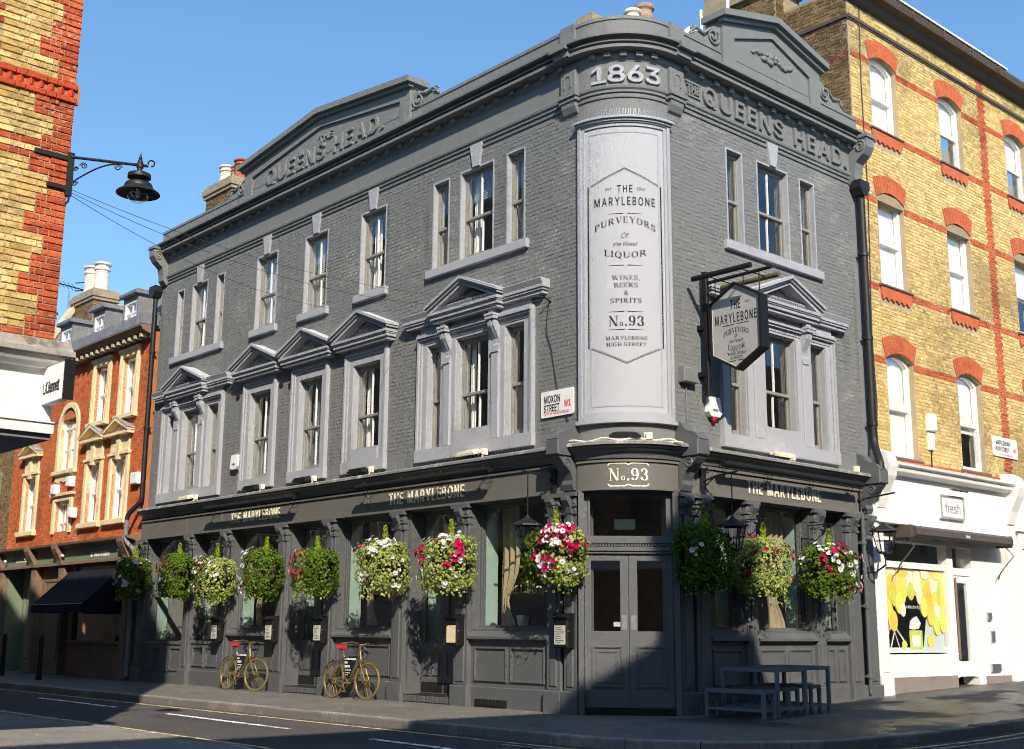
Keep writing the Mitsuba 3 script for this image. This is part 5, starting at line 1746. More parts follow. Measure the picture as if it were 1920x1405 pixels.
    for s_, d in ((1, -.08), (-1, .08)):
        g.tube([(.44, d, .28), (.44 + s_ * .06, d, .28 - s_ * .15)], .009, 5).box(.44 + s_ * .06 - .05, .44 + s_ * .06 + .05, d - .09 if d < 0 else d, d if d < 0 else d + .09, .28 - s_ * .15 - .012, .28 - s_ * .15 + .012)
    put(key + '__crank', g.mesh(), 'mat_gold', M)
    put(key + '__chain', G().tube([(.44, -.045, .37), (.0, -.045, Rw + .035)], .006, 4).tube([(.44, -.045, .19), (.0, -.045, Rw - .035)], .006, 4).mesh(), 'mat_tyre', M)
    if rack:
        g = G()
        for e in (-.06, 0, .06):
            g.tube([(-.26, e, .71), (.2, e, .71)], .006, 5)
        for xx in (-.26, -.1, .05, .2):
            g.tube([(xx, -.06, .71), (xx, .06, .71)], .006, 5)
        for e in (-.065, .065):
            g.tube([(-.2, e, .71), (-.02, e, Rw)], .006, 5).tube([(.12, e, .71), (.0, e, Rw)], .006, 5)
        put(key + '__rack', g.mesh(), 'mat_gold', M)
    pg = [(.315, .75), (hx - .03, .77), (.53, .36), (.435, .36)] if not step else [(.33, .72), (hx - .06, .76), (.62, .50), (.42, .34)]
    b = put(key + '__sign_board', G().prism(pg, -.028, -.02).mesh(), 'mat_iron', M)
    g = G()
    for z, w0, w1, h in ((.72, .34, .72, .035), (.655, .36, .46, .04), (.585, .37, .54, .045), (.52, .39, .58, .018), (.47, .40, .55, .016), (.43, .41, .5, .014)):
        xx = w0
        while xx < w1 - .01:
            st = .012 + .02 * rng.random()
            g.box(xx, min(xx + st, w1), -.0295, -.028, z - h / 2, z + h / 2)
            xx += st + .008
    put(b + '__print', g.mesh(), 'mat_white', M, kind='stuff')


bicycle(-11.28, -.40, 'gold step-through bicycle, the farther left of the two, with a red saddle', True, False, .28)
bicycle(-7.26, -.42, 'larger gold bicycle with a rear rack and red saddle, nearer the corner', False, True, .12)

# ---------------------------------------------------------------- tables and benches
def seat_set(kind, x0, x1, y0, y1, h, label, group, slats):
    key = thing(kind, label, kind.replace('_', ' '), group)
    zb = float(rise((y0 + y1) / 2))
    t, n = .05, slats
    g = G()
    M = move(0, 0, zb)
    for i, (a, b) in enumerate(((x0, y0), (x1 - t, y0), (x0, y1 - t), (x1 - t, y1 - t))):
        put(key + '__leg', G().box(a, a + t, b, b + t, 0, h - .05).mesh(), 'mat_bluegrey', M)
    put(key + '__frame', G().box(x0, x1, y0 + .001, y0 + t, h - .065, h - .004).box(x0, x1, y1 - t, y1 - .001, h - .065, h - .004).box(x0 + .001, x0 + t, y0 + t, y1 - t, h - .06, h - .004).box(x1 - t, x1 - .001, y0 + t, y1 - t, h - .06, h - .004).mesh(), 'mat_bluegrey', M)
    put(key + '__stretcher', G().box(x0 + t, x1 - t, y0 + .008, y0 + t - .008, .11, .15).box(x0 + t, x1 - t, y1 - t + .008, y1 - .008, .11, .15).box(x0 + .008, x0 + t - .008, y0 + t, y1 - t, .11, .15).box(x1 - t + .008, x1 - .008, y0 + t, y1 - t, .11, .15).mesh(), 'mat_bluegrey', M)
    ed = np.linspace(y0 + .055, y1 - .055, n + 1)
    for a, b in zip(ed[:-1], ed[1:]):
        put(key + '__slat', G().box(x0 + .055, x1 - .055, a + .004, b - .004, h - .03, h).mesh(), 'mat_slat', M)


mat('mat_slat', worn((.055, .047, .045), (.10, .09, .085), 5, .6, .2), .55, .4)
seat_set('table', .38, 1.44, 1.62, 2.38, .725, 'blue grey slatted table nearer the corner door', 'two slatted tables pushed together', 6)
seat_set('table', .48, 1.36, 2.42, 3.12, .725, 'blue grey slatted table farther from the corner door', 'two slatted tables pushed together', 6)
BG = 'slatted benches at the tables'
seat_set('bench', .42, 1.52, 1.17, 1.46, .43, 'slatted bench in front of the near table', BG, 3)
seat_set('bench', .25, 1.32, 2.06, 2.34, .43, 'slatted bench pushed under the near table', BG, 3)
seat_set('bench', .3, 1.2, 2.82, 3.1, .43, 'slatted bench pushed under the far table', BG, 3)
for x, y, lab in ((-18.26, -1.7, 'black bollard in front of the dark awning'), (-21.5, -1.43, 'black bollard farthest left in front of the green shopfront')):
    key = thing('bollard', lab, 'bollard', 'bollards on the side street pavement')
    put(key + '__post', G().lathe([(.075, -.05), (.075, .1), (.06, .12), (.055, .9), (.065, .92), (.065, .96), (.05, 1.0), (.05, 1.05), (.03, 1.09), (0, 1.1)], (x, y, 0), 14).mesh(), 'mat_black', smooth=40)
# ---------------------------------------------------------------- the red brick building beyond the pub
mat('mat_paint_green', worn((.17, .21, .15), (.12, .14, .10), 2, .5, .06), .5, .4)
mat('mat_brown_stone', worn((.20, .135, .095), (.14, .10, .075), 2, .5, .08), .7, .3)
mat('mat_awning', vary((.010, .010, .016), .2, 3, 40, .15), .85, .2)
mat('mat_pot', worn((.34, .25, .18), (.22, .16, .12), 6, .6, .1), .8, .2)
mat('mat_pot_red', worn((.36, .10, .05), (.25, .08, .04), 6, .6, .1), .8, .2)
mat('mat_coping', worn((.50, .44, .33), (.35, .3, .22), 4, .6, .1), .85, .2)


def white_sash(key, T, u0, u1, z0, z1, w=.12, bars=1, curtain=True, vbars=0):
    g = G()
    g.box(u0, u0 + .06, w - .03, w + .1, z0, z1).box(u1 - .06, u1, w - .03, w + .1, z0, z1).box(u0, u1, w - .03, w + .1, z1 - .06, z1).box(u0, u1, w - .03, w + .1, z0, z0 + .08)
    zm = (z0 + z1) / 2
    g.box(u0 + .06, u1 - .06, w, w + .07, zm - .03, zm + .03)
    for i in range(1, bars + 1):
        x = u0 + (u1 - u0) * i / (bars + 1)
        g.box(x - .014, x + .014, w + .01, w + .05, z0, z1)
    for i in range(1, vbars + 1):
        for a, b in ((z0 + .08, zm - .03), (zm + .03, z1 - .06)):
            z = a + (b - a) * i / (vbars + 1)
            g.box(u0 + .06, u1 - .06, w + .012, w + .046, z - .012, z + .012)
    put(key + '__sash', g.mesh(), 'mat_white', T)
    pane(key + '__pane', T, u0 + .06, u1 - .06, zm + .03, z1 - .06, w + .03)
    pane(key + '__pane', T, u0 + .06, u1 - .06, z0 + .08, zm - .03, w + .03)
    if curtain:
        a, b = curtain if isinstance(curtain, tuple) else (.04, .96)
        put(key + '__curtain', drape(u0 + (u1 - u0) * a, u0 + (u1 - u0) * b, w + .14, z0, z1, max(2, int(6 * (b - a))), .014), 'mat_curtain', T, smooth=True)


RED = thing('red_brick_building', 'red brick building with stone pedimented windows and lead dormers left of the pub', 'building')
top = [(-18.45, -17.67), (-20.22, -19.42)]
mid = [(-18.72, -17.82), (-20.3, -19.45), (-24.8, -23.95)]
holes = [(a, b, 6.86, 8.46) for a, b in top] + [(a, b, 4.08, 5.72) for a, b in mid] + [(-22.35, -21.3, 3.95, 4.82), (-22.4, -21.25, 5.7, 7.2)]
archp = Polygon([(-22.4, 5.7), (-21.25, 5.7)] + [(-21.825 + .575 * math.cos(t), 6.95 + .575 * math.sin(t)) for t in np.linspace(0, math.pi, 16)])
g = slab(-26.0, -16.68, 3.4, 8.9, holes)
g.box(-26, -25.7, .3, 8, 0, 9).box(-17.0, -16.7, .3, 8, 0, 9).box(-26, -16.7, .31, .5, 3.2, 3.6)
put(RED + '__wall', g.mesh(), 'mat_mortar_red')
rows = lay(-25.98, -16.7, 3.6, 8.78, [(a - .22, b + .22, c - .2, d + (.25 if c > 6 else .9)) for a, b, c, d in holes[:5]] + [(-22.65, -21.0, 3.9, 5.05), (-22.5, -21.15, 5.4, 7.45), (-22.3, -21.35, 7.4, 7.62)], seed=9)
brickwork(RED + '__wall', rows, 'mat_red_brick', L, proud=.006, gap=.010, single=60)
put(RED + '__interior', G().box(-25.9, -16.8, 2.8, 2.9, 3.6, 9.0).box(-26, -16.7, 3.5, 3.6, 0, 3.5).mesh(), 'mat_plaster_room')
for a, b in top:
    g = G().box(a - .2, a, -.05, .2, 6.86, 8.66).box(b, b + .2, -.05, .2, 6.86, 8.66).box(a - .2, b + .2, -.05, .2, 8.46, 8.66).box(a - .24, b + .24, -.09, .1, 8.6, 8.68)
    g.box(a - .14, a - .06, -.065, 0, 6.86, 8.6).box(b + .06, b + .14, -.065, 0, 6.86, 8.6)
    k = put(RED + '__window', g.mesh(), 'mat_stone', L)
    put(k + '__sill', G().cbox(a - .25, b + .25, -.13, .2, 6.74, 6.86, .01).mesh(), 'mat_stone', L)
    white_sash(k, L, a, b, 6.86, 8.46, bars=1, curtain=(.05, .9))
for a, b in mid:
    c = (a + b) / 2
    g = G().box(a - .14, a, -.06, .2, 4.08, 5.8).box(b, b + .14, -.06, .2, 4.08, 5.8).box(a - .14, b + .14, -.06, .2, 5.72, 5.84).box(a - .18, b + .18, -.10, .1, 5.78, 5.86)
    g.box(a - .1, b + .1, -.05, 0, 5.86, 6.3).prism([(c - .09, 5.66), (c + .09, 5.66), (c + .12, 6.3), (c - .12, 6.3)], -.11, 0)
    g.box(a - .28, b + .28, -.2, 0, 6.3, 6.38)
    g.prism([(a - .30, 6.38), (c, 6.68), (b + .30, 6.38), (b + .30, 6.43), (c, 6.77), (a - .3, 6.43)], -.24, 0).prism([(a - .1, 6.38), (b + .1, 6.38), (c, 6.62)], -.05, 0)
    k = put(RED + '__window', g.mesh(), 'mat_stone', L)
    put(k + '__sill', G().cbox(a - .25, b + .25, -.13, .2, 3.94, 4.08, .01).mesh(), 'mat_stone', L)
    put(k + '__flashing', G().prism([(a - .32, 6.435), (c, 6.775), (b + .32, 6.435), (b + .32, 6.45), (c, 6.79), (a - .32, 6.45)], -.25, 0).mesh(), 'mat_lead', L)
    white_sash(k, L, a, b, 4.08, 5.72, bars=1, curtain=(.05, .9))
ring = archp.buffer(.16).difference(archp).difference(sbox(-23, 5, -20, 5.7))
k = put(RED + '__window', G().prism(ring, -.06, .2).mesh(), 'mat_stone', L)
put(k + '__sill', G().cbox(-22.65, -21.05, -.13, .2, 5.58, 5.7, .01).prism([(-22.5, 5.58), (-21.2, 5.58), (-21.2, 5.42), (-21.45, 5.34), (-21.65, 5.42), (-21.85, 5.34), (-22.05, 5.42), (-22.25, 5.34), (-22.5, 5.42)], -.05, .02).mesh(), 'mat_stone', L)
g = G().prism(archp.difference(archp.buffer(-.07)), .08, .18)
g.box(-21.84, -21.81, .1, .16, 5.7, 6.95).box(-22.4, -21.25, .1, .16, 6.92, 6.97).box(-22.4, -21.25, .1, .16, 6.3, 6.34)
for t in np.radians([36, 72, 108, 144]):
    g.tube([(-21.825 + .12 * math.cos(t), .13, 6.95 + .12 * math.sin(t)), (-21.825 + .55 * math.cos(t), .13, 6.95 + .55 * math.sin(t))], .02, 5)
g.prism(Polygon([(-21.825 + .14 * math.cos(t), 6.95 + .14 * math.sin(t)) for t in np.linspace(0, math.pi, 10)]), .11, .15)
put(k + '__sash', g.mesh(), 'mat_white', L)
put(k + '__pane', G().prism(archp.buffer(-.05), .135, .14).mesh(), 'mat_glass', L)
put(k + '__curtain', drape(-22.35, -21.45, .25, 5.7, 6.9, 6, .015), 'mat_curtain', L, smooth=True)
k = put(RED + '__window', G().box(-22.5, -22.35, -.06, .2, 3.9, 4.95).box(-21.3, -21.15, -.06, .2, 3.9, 4.95).box(-22.5, -21.15, -.06, .2, 4.82, 5.0).box(-22.6, -21.05, -.12, .1, 4.96, 5.04).mesh(), 'mat_stone', L)
white_sash(k, L, -22.35, -21.3, 3.6, 4.82, bars=2, curtain=(.0, .3))
for i, (u, z) in enumerate(((-22.3, 5.15), (-21.25, 5.3), (-20.95, 4.4))):
    put(RED + '__wall__white_unit', G().cbox(u - .13, u + .13, -.18, 0, z - .12, z + .16, .015).mesh(), 'mat_white', L)
put(RED + '__wall__white_unit', G().cbox(-17.3, -16.9, -.14, 0, 4.9, 5.2, .015).mesh(), 'mat_white', L)
# cornice, gutter, mansard, dormers
g = G().sweep([(-.02, 8.72), (.1, 8.74), (.12, 8.82), (.34, 8.9), (.42, 9.0), (.42, 9.04), (-.02, 9.06)], [(-26, 0), (-16.72, 0)], [(0, -1), (0, -1)])
put(RED + '__cornice', g.mesh(), 'mat_brown_stone')
dn = mikit.ply(G().box(-.06, .06, -.30, -.1, 8.75, 8.84).mesh(), 'mat_coping')
for u in np.arange(-25.8, -16.8, .34):
    place(RED + '__cornice__dentil', dn, move(u))
g = G().prism([(-.40, 9.06), (-.36, 9.34), (.1, 9.36), (.1, 9.06)], -26, -16.72, 'u')
for u in np.arange(-25.8, -16.8, .55):
    g.box(u, u + .03, -.40, -.3, 9.07, 9.36)
put(RED + '__gutter', g.mesh(), 'mat_slate')
put(RED + '__roof', G().prism([(.1, 9.0), (.25, 9.4), (1.2, 10.75), (8, 10.9), (8, 9.0)], -26, -16.72, 'u').mesh(), 'mat_slate')
for a, b in ((-19.42, -18.5), (-21.45, -20.62), (-23.85, -22.95)):
    k = put(RED + '__dormer', G().box(a, a + .06, .28, 1.2, 9.36, 10.35).box(b - .06, b, .28, 1.2, 9.36, 10.35).box(a, b, .28, .36, 10.22, 10.35).box(a, b, .28, .4, 9.36, 9.55).mesh(), 'mat_lead_grey', L)
    put(k + '__roof', G().cbox(a - .1, b + .1, .16, 1.4, 10.35, 10.47, .02).mesh(), 'mat_slate', L)
    white_sash(k, L, a + .06, b - .06, 9.55, 10.22, w=.33, bars=1, curtain=(.0, .55))
mat('mat_lead_grey', worn((.17, .17, .18), (.24, .24, .25), 5, .6, .08), .7, .3)
# its shopfront
g = G().box(-25.62, -23.55, .5, .6, 0, 3.3)
put(RED + '__green_door', frame_mould(frame_mould(g, -25.4, -24.65, .3, 2.6, .5, .06, .03), -24.5, -23.7, .3, 2.6, .5, .06, .03).mesh(), 'mat_paint_green', L)
for u in (-25.72, -23.58):
    put(RED + '__green_reveal', G().box(u, u + .09, .02, .5, 0, 3.0).mesh(), 'mat_paint_green', L)
put(RED + '__letterbox', G().box(-24.2, -24.05, .46, .5, 1.2, 1.42).mesh(), 'mat_white', L)
g = G().box(-26, -16.72, -.10, .3, 3.05, 3.42)
sf = put(RED + '__shop_fascia', g.mesh(), 'mat_paint_green', L)
put(RED + '__shop_cornice', G().sweep([(-.02, 3.40), (.12, 3.42), (.16, 3.46), (.34, 3.5), (.36, 3.56), (-.02, 3.62)], [(-26, 0), (-16.75, 0)], [(0, -1), (0, -1)]).mesh(), 'mat_brown_stone')
put(RED + '__shop_cornice__moulding', G().box(-26, -16.72, -.16, 0, 2.97, 3.05).mesh(), 'mat_brown_stone', L)
for u in (-25.95, -23.35, -21.35, -17.15):
    p = put(RED + '__shop_pilaster', G().cbox(u - .2, u + .2, -.10, .3, 0, 2.97, .015).cbox(u - .12, u + .12, -.13, 0, .4, 2.7, .012).mesh(), 'mat_brown_stone', L)
    put(p + '__console', G().prism([(0, 2.97), (-.16, 2.97), (-.2, 3.1), (-.32, 3.3), (-.38, 3.42), (-.38, 3.56), (0, 3.62)], u - .16, u + .16, 'u').mesh(), 'mat_brown_stone', L)
for s, u, z, wd in (('BOUTIQUE', -18.72, 3.19, .95), ('II', -19.38, 3.19, .14), ('BOUTIQUE', -24.15, 3.22, .8), ('II', -24.72, 3.22, .12)):
    raised(sf + '__lettering', s, .12, L, u, z, -.104, .008, 'mat_cream', xs=.7, fit=wd)
g = G().box(-23.15, -21.55, .1, .2, 0, 3.0).box(-21.15, -17.35, .12, .2, 0, .9).box(-21.15, -20.85, .12, .2, .9, 3.0).box(-17.55, -17.35, .12, .2, .9, 3.0)
put(RED + '__shop_front', frame_mould(g, -22.9, -21.8, .3, 2.6, .1, .06, .03).mesh(), 'mat_brown_stone', L)
pane(RED + '__shop_pane', L, -20.85, -17.55, .9, 2.9, .16)
put(RED + '__shop_sill', G().cbox(-20.95, -17.45, .02, .2, .86, .93, .01).mesh(), 'mat_brown_stone', L)
aw = thing('awning', 'black canvas awning over the shop window left of the pub', 'awning')
g = G()
n = 14
v = []
for i in range(n + 1):
    for j in range(7):
        t = j / 6
        v.append([-20.85 + 3.25 * i / n, -.05 - .98 * t, 2.78 - .92 * t - .05 * math.sin(t * math.pi) * (.6 + .4 * math.sin(i * 2.1))])
g.add(v, [[i * 7 + j, i * 7 + j + 1, (i + 1) * 7 + j + 1, (i + 1) * 7 + j] for i in range(n) for j in range(6)])
put(aw + '__canvas', g.mesh(), 'mat_awning', smooth=True)
put(aw + '__valance', G().box(-20.86, -17.6, -1.04, -1.025, 1.65, 1.86).mesh(), 'mat_awning')
for x in (-20.86, -17.605):
    put(aw + '__side', G().prism([(-.05, 2.78), (-1.03, 1.86), (-1.03, 1.65), (-.05, 1.65)], x, x + .01, 'u').mesh(), 'mat_awning')
put(aw + '__edge_piping', G().tube([(-20.86, -1.045, 1.86), (-17.6, -1.045, 1.86)], .008, 5).mesh(), 'mat_coping')
lamp = G()
for u in (-25.4, -23.75, -21.1, -17.5):
    lamp.lathe([(0, -.03), (.045, -.02), (.05, .02), (0, .05)], (u, -.2, 3.22), 10)
put(RED + '__shop_fascia__lamps', lamp.mesh(), 'mat_cream', kind='stuff')

# ---------------------------------------------------------------- the yellow brick house beyond it, with roof clutter
YEL = thing('yellow_brick_house', 'yellow brown brick house with a coped gable and chimney, farthest left down the side street', 'house')
g = G().box(-44, -26.01, .1, 8, 0, 8.6)
put(YEL + '__wall', g.mesh(), 'mat_mortar_dark')
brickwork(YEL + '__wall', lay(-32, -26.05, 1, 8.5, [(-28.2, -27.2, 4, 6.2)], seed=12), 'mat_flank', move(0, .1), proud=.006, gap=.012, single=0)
gab = Polygon([(.4, 8.5), (5.5, 8.5), (5.5, 11.9), (1.75, 11.9), (.6, 10.0), (.4, 9.6)])
put(YEL + '__gable', G().prism(gab, -26.35, -26.0, 'u').mesh(), 'mat_mortar', label='sloping yellow brick party wall beside the dormers')
put(YEL + '__gable__coping', G().prism(LineString([(.3, 9.5), (.55, 9.98), (1.7, 11.95), (5.6, 11.95)]).buffer(.07, cap_style=2), -26.42, -25.93, 'u').mesh(), 'mat_coping')
def lay2(T, parent, u0, u1, z0, z1, m, seed):
    brickwork(parent, lay(u0, u1, z0, z1, seed=seed), m, T, proud=.008, gap=.012, single=0)


TE = np.array([[0, -1, 0, 0], [1, 0, 0, 0], [0, 0, 1, 0], [0, 0, 0, 1.0]])      # facing +x
lay2(move(-25.99, 0) @ TE, YEL + '__gable', 1.2, 4.8, 9.4, 10.7, 'mat_stock', 5)
lay2(move(-25.99, 0) @ TE, YEL + '__gable', 1.8, 4.0, 10.7, 11.85, 'mat_stock', 6)


def chimney(parent, x0, x1, y0, y1, z0, z1, pots, bm, mm, cap=2):
    k = put(parent + '__chimney', G().box(x0, x1, y0, y1, z0, z1).box(x0 - .06, x1 + .06, y0 - .06, y1 + .06, z1 - .32, z1 - .22).box(x0 - .1, x1 + .1, y0 - .1, y1 + .1, z1 - .22, z1 - .06).box(x0 - .04, x1 + .04, y0 - .04, y1 + .04, z1 - .06, z1 + .05).mesh(), mm)
    lay2(move(0, y0), k, x0, x1, max(z0, z1 - 3.2), z1 - .33, bm, 21)
    lay2(move(x1, 0) @ TE, k, y0, y1, max(z0, z1 - 3.2), z1 - .33, bm, 22)
    for (x, y, r, h, m) in pots:
        put(k + '__pot', G().lathe([(r * 1.05, 0), (r * 1.0, .05), (r * .9, .1), (r * .84, h * .72), (r * 1.0, h * .76), (r * 1.0, h * .8), (r * .86, h * .83), (r * .86, h * .9), (r * 1.1, h * .94), (r * 1.1, h), (r * .8, h), (r * .75, h * .6)], (x, y, z1 + .04), 16).mesh(), m, smooth=40)
    return k


chimney(YEL, -26.15, -24.5, 1.5, 2.3, 9, 11.95, [(-25.75, 1.9, .26, 1.05, 'mat_pot_w'), (-24.95, 1.9, .26, 1.0, 'mat_pot_w')], 'mat_flank', 'mat_mortar_dark')
mat('mat_pot_w', worn((.66, .60, .52), (.45, .36, .27), 5, .6, .1), .8, .2)
chimney(YEL, -30.8, -29.4, 1.8, 2.6, 8, 11.4, [(-30.1, 2.2, .3, .95, 'mat_pot_red')], 'mat_flank', 'mat_mortar_dark')
key = thing('tv_aerial', 'television aerial on a thin mast above the far roofs', 'aerial')
put(key + '__mast', G().tube([(-30.5, 3, 10), (-30.4, 3, 13.4)], .035, 6).mesh(), 'mat_steel')
g = G().tube([(-31.6, 2.4, 14.0), (-29.6, 3.4, 13.3)], .025, 5)
for s in np.linspace(0, .7, 9):
    c = np.array([-31.6, 2.4, 14.0]) * (1 - s) + np.array([-29.6, 3.4, 13.3]) * s
    g.tube([c + [-.1, .16, -.1], c + [.1, -.16, .1]], .012, 4)
for dz in (-.3, 0, .3):
    g.tube([(-29.9, 3.0, 13.3 + dz), (-29.4, 3.6, 13.35 + dz)], .02, 4)
put(key + '__array', g.mesh(), 'mat_iron')

# roof things of the pub
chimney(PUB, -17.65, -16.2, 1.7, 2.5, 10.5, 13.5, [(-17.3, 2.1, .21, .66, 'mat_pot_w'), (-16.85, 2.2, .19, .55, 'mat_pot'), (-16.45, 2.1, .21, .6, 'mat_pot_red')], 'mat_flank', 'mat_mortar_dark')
chimney(PUB, -3.9, -2.9, 4.0, 4.9, 10.9, 13.2, [(-3.4, 4.0, .17, 1.0, 'mat_pot_w'), (-3.4, 4.38, .2, 1.24, 'mat_pot')], 'mat_flank', 'mat_mortar_dark')
chimney(PUB, -3.7, -3.3, 2.66, 3.0, 10.9, 13.62, [], 'mat_flank', 'mat_mortar_dark')
key = thing('satellite_dish', 'white satellite dish and rod behind the narrow gable on the pub roof', 'satellite dish')
pr = [(.0, -.06), (.12, -.05), (.2, -.03), (.25, .02)]
rx = np.array([[.55, 0, -.83, -1.05], [0, 1, 0, 3.05], [.83, 0, .55, 12.38], [0, 0, 0, 1.0]])
put(key + '__dish', G().lathe(pr, n=20).mesh(), 'mat_white', rx, smooth=True)
put(key + '__rod', G().tube([(-1.0, 3.3, 11.4), (-1.0, 3.3, 13.05)], .03, 6).mesh(), 'mat_white')
key = thing('roof_mast', 'thin white mast rising behind the apex of the narrow gable', 'mast')
put(key + '__pole', G().tube([(-1.0, 4.15, 11.3), (-1.0, 4.15, 15.5)], .035, 6).mesh(), 'mat_white')

# ---------------------------------------------------------------- the yellow brick mansion block on the right
MAN = thing('mansion_block', 'yellow brick block with red bands and white sash windows right of the pub', 'building')
COLS = [8.13, 10.95, 14.1, 16.9, 19.7]
ROWS = [(11.6, 13.12), (8.2, 10.08), (4.68, 6.66)]


def arch_poly(c, z0, z1, hw=.5, rise_=.16):
    n = 10
    return Polygon([(c - hw, z0), (c + hw, z0)] + [(c + hw * (1 - 2 * i / n), z1 + rise_ * (1 - (1 - 2 * i / n) ** 2)) for i in range(n + 1)])


p = sbox(6.87, 4.4, 24, 14.5)
for c in COLS:
    for a, b in ROWS:
        p = p.difference(arch_poly(c, a, b))
g = G().prism(p, 0, .35)
wl = g.mesh()
put(MAN + '__wall', wl, 'mat_mortar', R)
holes = []
for c in COLS:
    for a, b in ROWS:
        holes += [(c - .52, c + .52, a - .38, b + .17), (c - .66, c + .66, b + .0, b + .22), (c - .60, c + .60, b + .22, b + .40), (c - .4, c + .4, b + .40, b + .50), (c - .6, c + .6, a - .36, a)]


def redband(u, z, k):
    for z0 in (12.95, 11.5, 9.93, 8.05, 6.55, 4.5):
        if z0 < z < z0 + .15:
            return 1
    if 12.3 < u < 12.72:
        return 1
    return 0


brickwork(MAN + '__wall', lay(6.88, 20, 4.5, 14.2, holes, redband, seed=31), 'mat_stock', R, proud=.008, gap=.010, single=300)
for c in COLS:
    for j, (a, b) in enumerate(ROWS):
        if c > 16 and j != 0:
            continue
        n = 17
        vg = G()
        for i in range(n):                       # the arch, brick by brick
            t0, t1 = -1 + 2 * i / n + .012, -1 + 2 * (i + 1) / n - .012
            q = []
            for t, o in ((t0, 0), (t1, 0), (t1, 1), (t0, 1)):
                x, z = c + .53 * t, b + .16 * (1 - t * t)
                q.append((x + o * .13 * t, z + o * .37))
            vg.prism(q, -.02 - .006 * rng.random(), .05)
        k = put(MAN + '__window', vg.mesh(), 'mat_arch_red', R)
        put(k + '__arch_backing', G().prism(Polygon([(c + .53 * t, b + .16 * (1 - t * t)) for t in np.linspace(-1, 1, 9)] + [(c + .66 * t, b + .16 * (1 - t * t) + .37) for t in np.linspace(1, -1, 9)]), -.012, .05).mesh(), 'mat_mortar_red', R)
        put(k + '__sill', G().cbox(c - .62, c + .62, -.07, .2, a - .05, a, .01).mesh(), 'mat_sill_brown', R)
        ap = [(c - .58, a - .05), (c - .58, a - .22)] + [(c - .58 + 1.16 * i / 24, a - .27 - (.05 if i % 4 in (1, 2) else 0)) for i in range(1, 24)] + [(c + .58, a - .22), (c + .58, a - .05)]
        put(k + '__apron', G().prism(Polygon(ap), -.04, .0).mesh(), 'mat_arch_red', R)
        ar = arch_poly(c, a, b)
        g = G().prism(ar.difference(arch_poly(c, a + .1, b - .07, .43)), .1, .2)
        zm = (a + b) / 2 + .04
        g.box(c - .44, c + .44, .12, .19, zm - .04, zm + .04)
        put(k + '__sash', g.mesh(), 'mat_white', R)
        put(k + '__pane', G().prism(arch_poly(c, a + .08, b - .05, .45).intersection(sbox(c - 1, zm, c + 1, 20)), .15, .153).mesh(), 'mat_glass', R)
        pane(k + '__pane', R, c - .44, c + .44, a + .09, zm - .04, .17)
        full = (c, j) in ((8.13, 0), (8.13, 1), (8.13, 2), (10.95, 1))
        bl = G().box(c - .44, c + .44, .22, .23, a + (.06 if full else .9 if (c, j) != (10.95, 2) else .85), b + .15)
        put(k + '__blind', bl.mesh(), 'mat_curtain', R)
mat('mat_sill_brown', (.16, .12, .095), .8, .2)
mat('mat_arch_red', vary((.47, .125, .06), .2, 5, 30, .12), .85, .2, grain_bump, .004)
mat('mat_slate_dark', (.085, .08, .08), .4, .4)
put(MAN + '__interior', G().box(6.9, 24, 3.0, 3.1, 0, 14.5).box(6.9, 24, .35, 3.0, 4.3, 4.42).box(6.9, 24, .35, 3.0, 7.4, 7.6).box(6.9, 24, .35, 3.0, 10.8, 11.0).mesh(), 'mat_plaster_room', R)
put(MAN + '__string_course', G().box(6.84, 24, -.05, 0, 13.82, 13.89).box(6.84, 24, -.03, 0, 13.78, 13.82).mesh(), 'mat_gutter', R)
g = G().prism([(0, 14.2), (-.12, 14.24), (-.18, 14.36), (-.34, 14.40), (-.38, 14.52), (-.36, 14.57), (0, 14.6)], 6.84, 24, 'u')
for u in np.arange(7.6, 24, 1.3):
    g.box(u, u + .04, -.395, -.3, 14.39, 14.58)
put(MAN + '__gutter', g.mesh(), 'mat_gutter', R)
mat('mat_gutter', worn((.085, .068, .055), (.05, .04, .035), 4, .6, .1), .6, .3)
put(MAN + '__gutter__lip', G().box(6.84, 13.2, -.40, -.35, 14.585, 14.63).mesh(), 'mat_white', R)
put(MAN + '__roof', G().prism([(-.34, 14.60), (.9, 15.0), (.9, 14.60)], 6.84, 24, 'u').mesh(), 'mat_slate_dark', R)
TF = move(0, 6.87)
put(MAN + '__flank', G().box(-9, -.003, .0, .3, 10.0, 14.55).box(-9, 0, .3, 17, 10, 10.2).mesh(), 'mat_mortar_dark', TF)
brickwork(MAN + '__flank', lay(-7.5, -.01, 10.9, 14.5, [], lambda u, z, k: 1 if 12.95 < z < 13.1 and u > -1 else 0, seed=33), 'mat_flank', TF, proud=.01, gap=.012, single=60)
put(MAN + '__flank__string_course', G().box(-1.2, 0.0, -.05, 0, 13.82, 13.89).mesh(), 'mat_gutter', TF)
ch = put(MAN + '__chimney', G().box(-3.5, -1.55, -.3, .6, 10.5, 18).box(-3.6, -1.45, -.4, .6, 15.0, 15.2).mesh(), 'mat_mortar_dark', TF)
brickwork(ch, lay(-3.5, -1.55, 11.2, 15.0, seed=35), 'mat_flank', move(0, 6.57), proud=.01, gap=.012, single=0)
brickwork(ch, lay(6.57, 6.87, 11.2, 15.0, seed=36), 'mat_flank', move(-1.55, 0) @ TE, proud=.01, gap=.012, single=0)
key = put('wall_cable', G().tube([(.03, 7.3, 14.2), (.03, 7.22, 12.5), (.03, 7.25, 10.0), (.03, 7.1, 7.0), (.03, 7.15, 5.6), (.03, 7.0, 4.6)], .011, 5).mesh(), 'mat_iron')
note(key, 'thin dark cable down the left edge of the yellow brick block', 'cable')
key = thing('fuse_box', 'white cable box between the first floor windows of the yellow brick block', 'box')
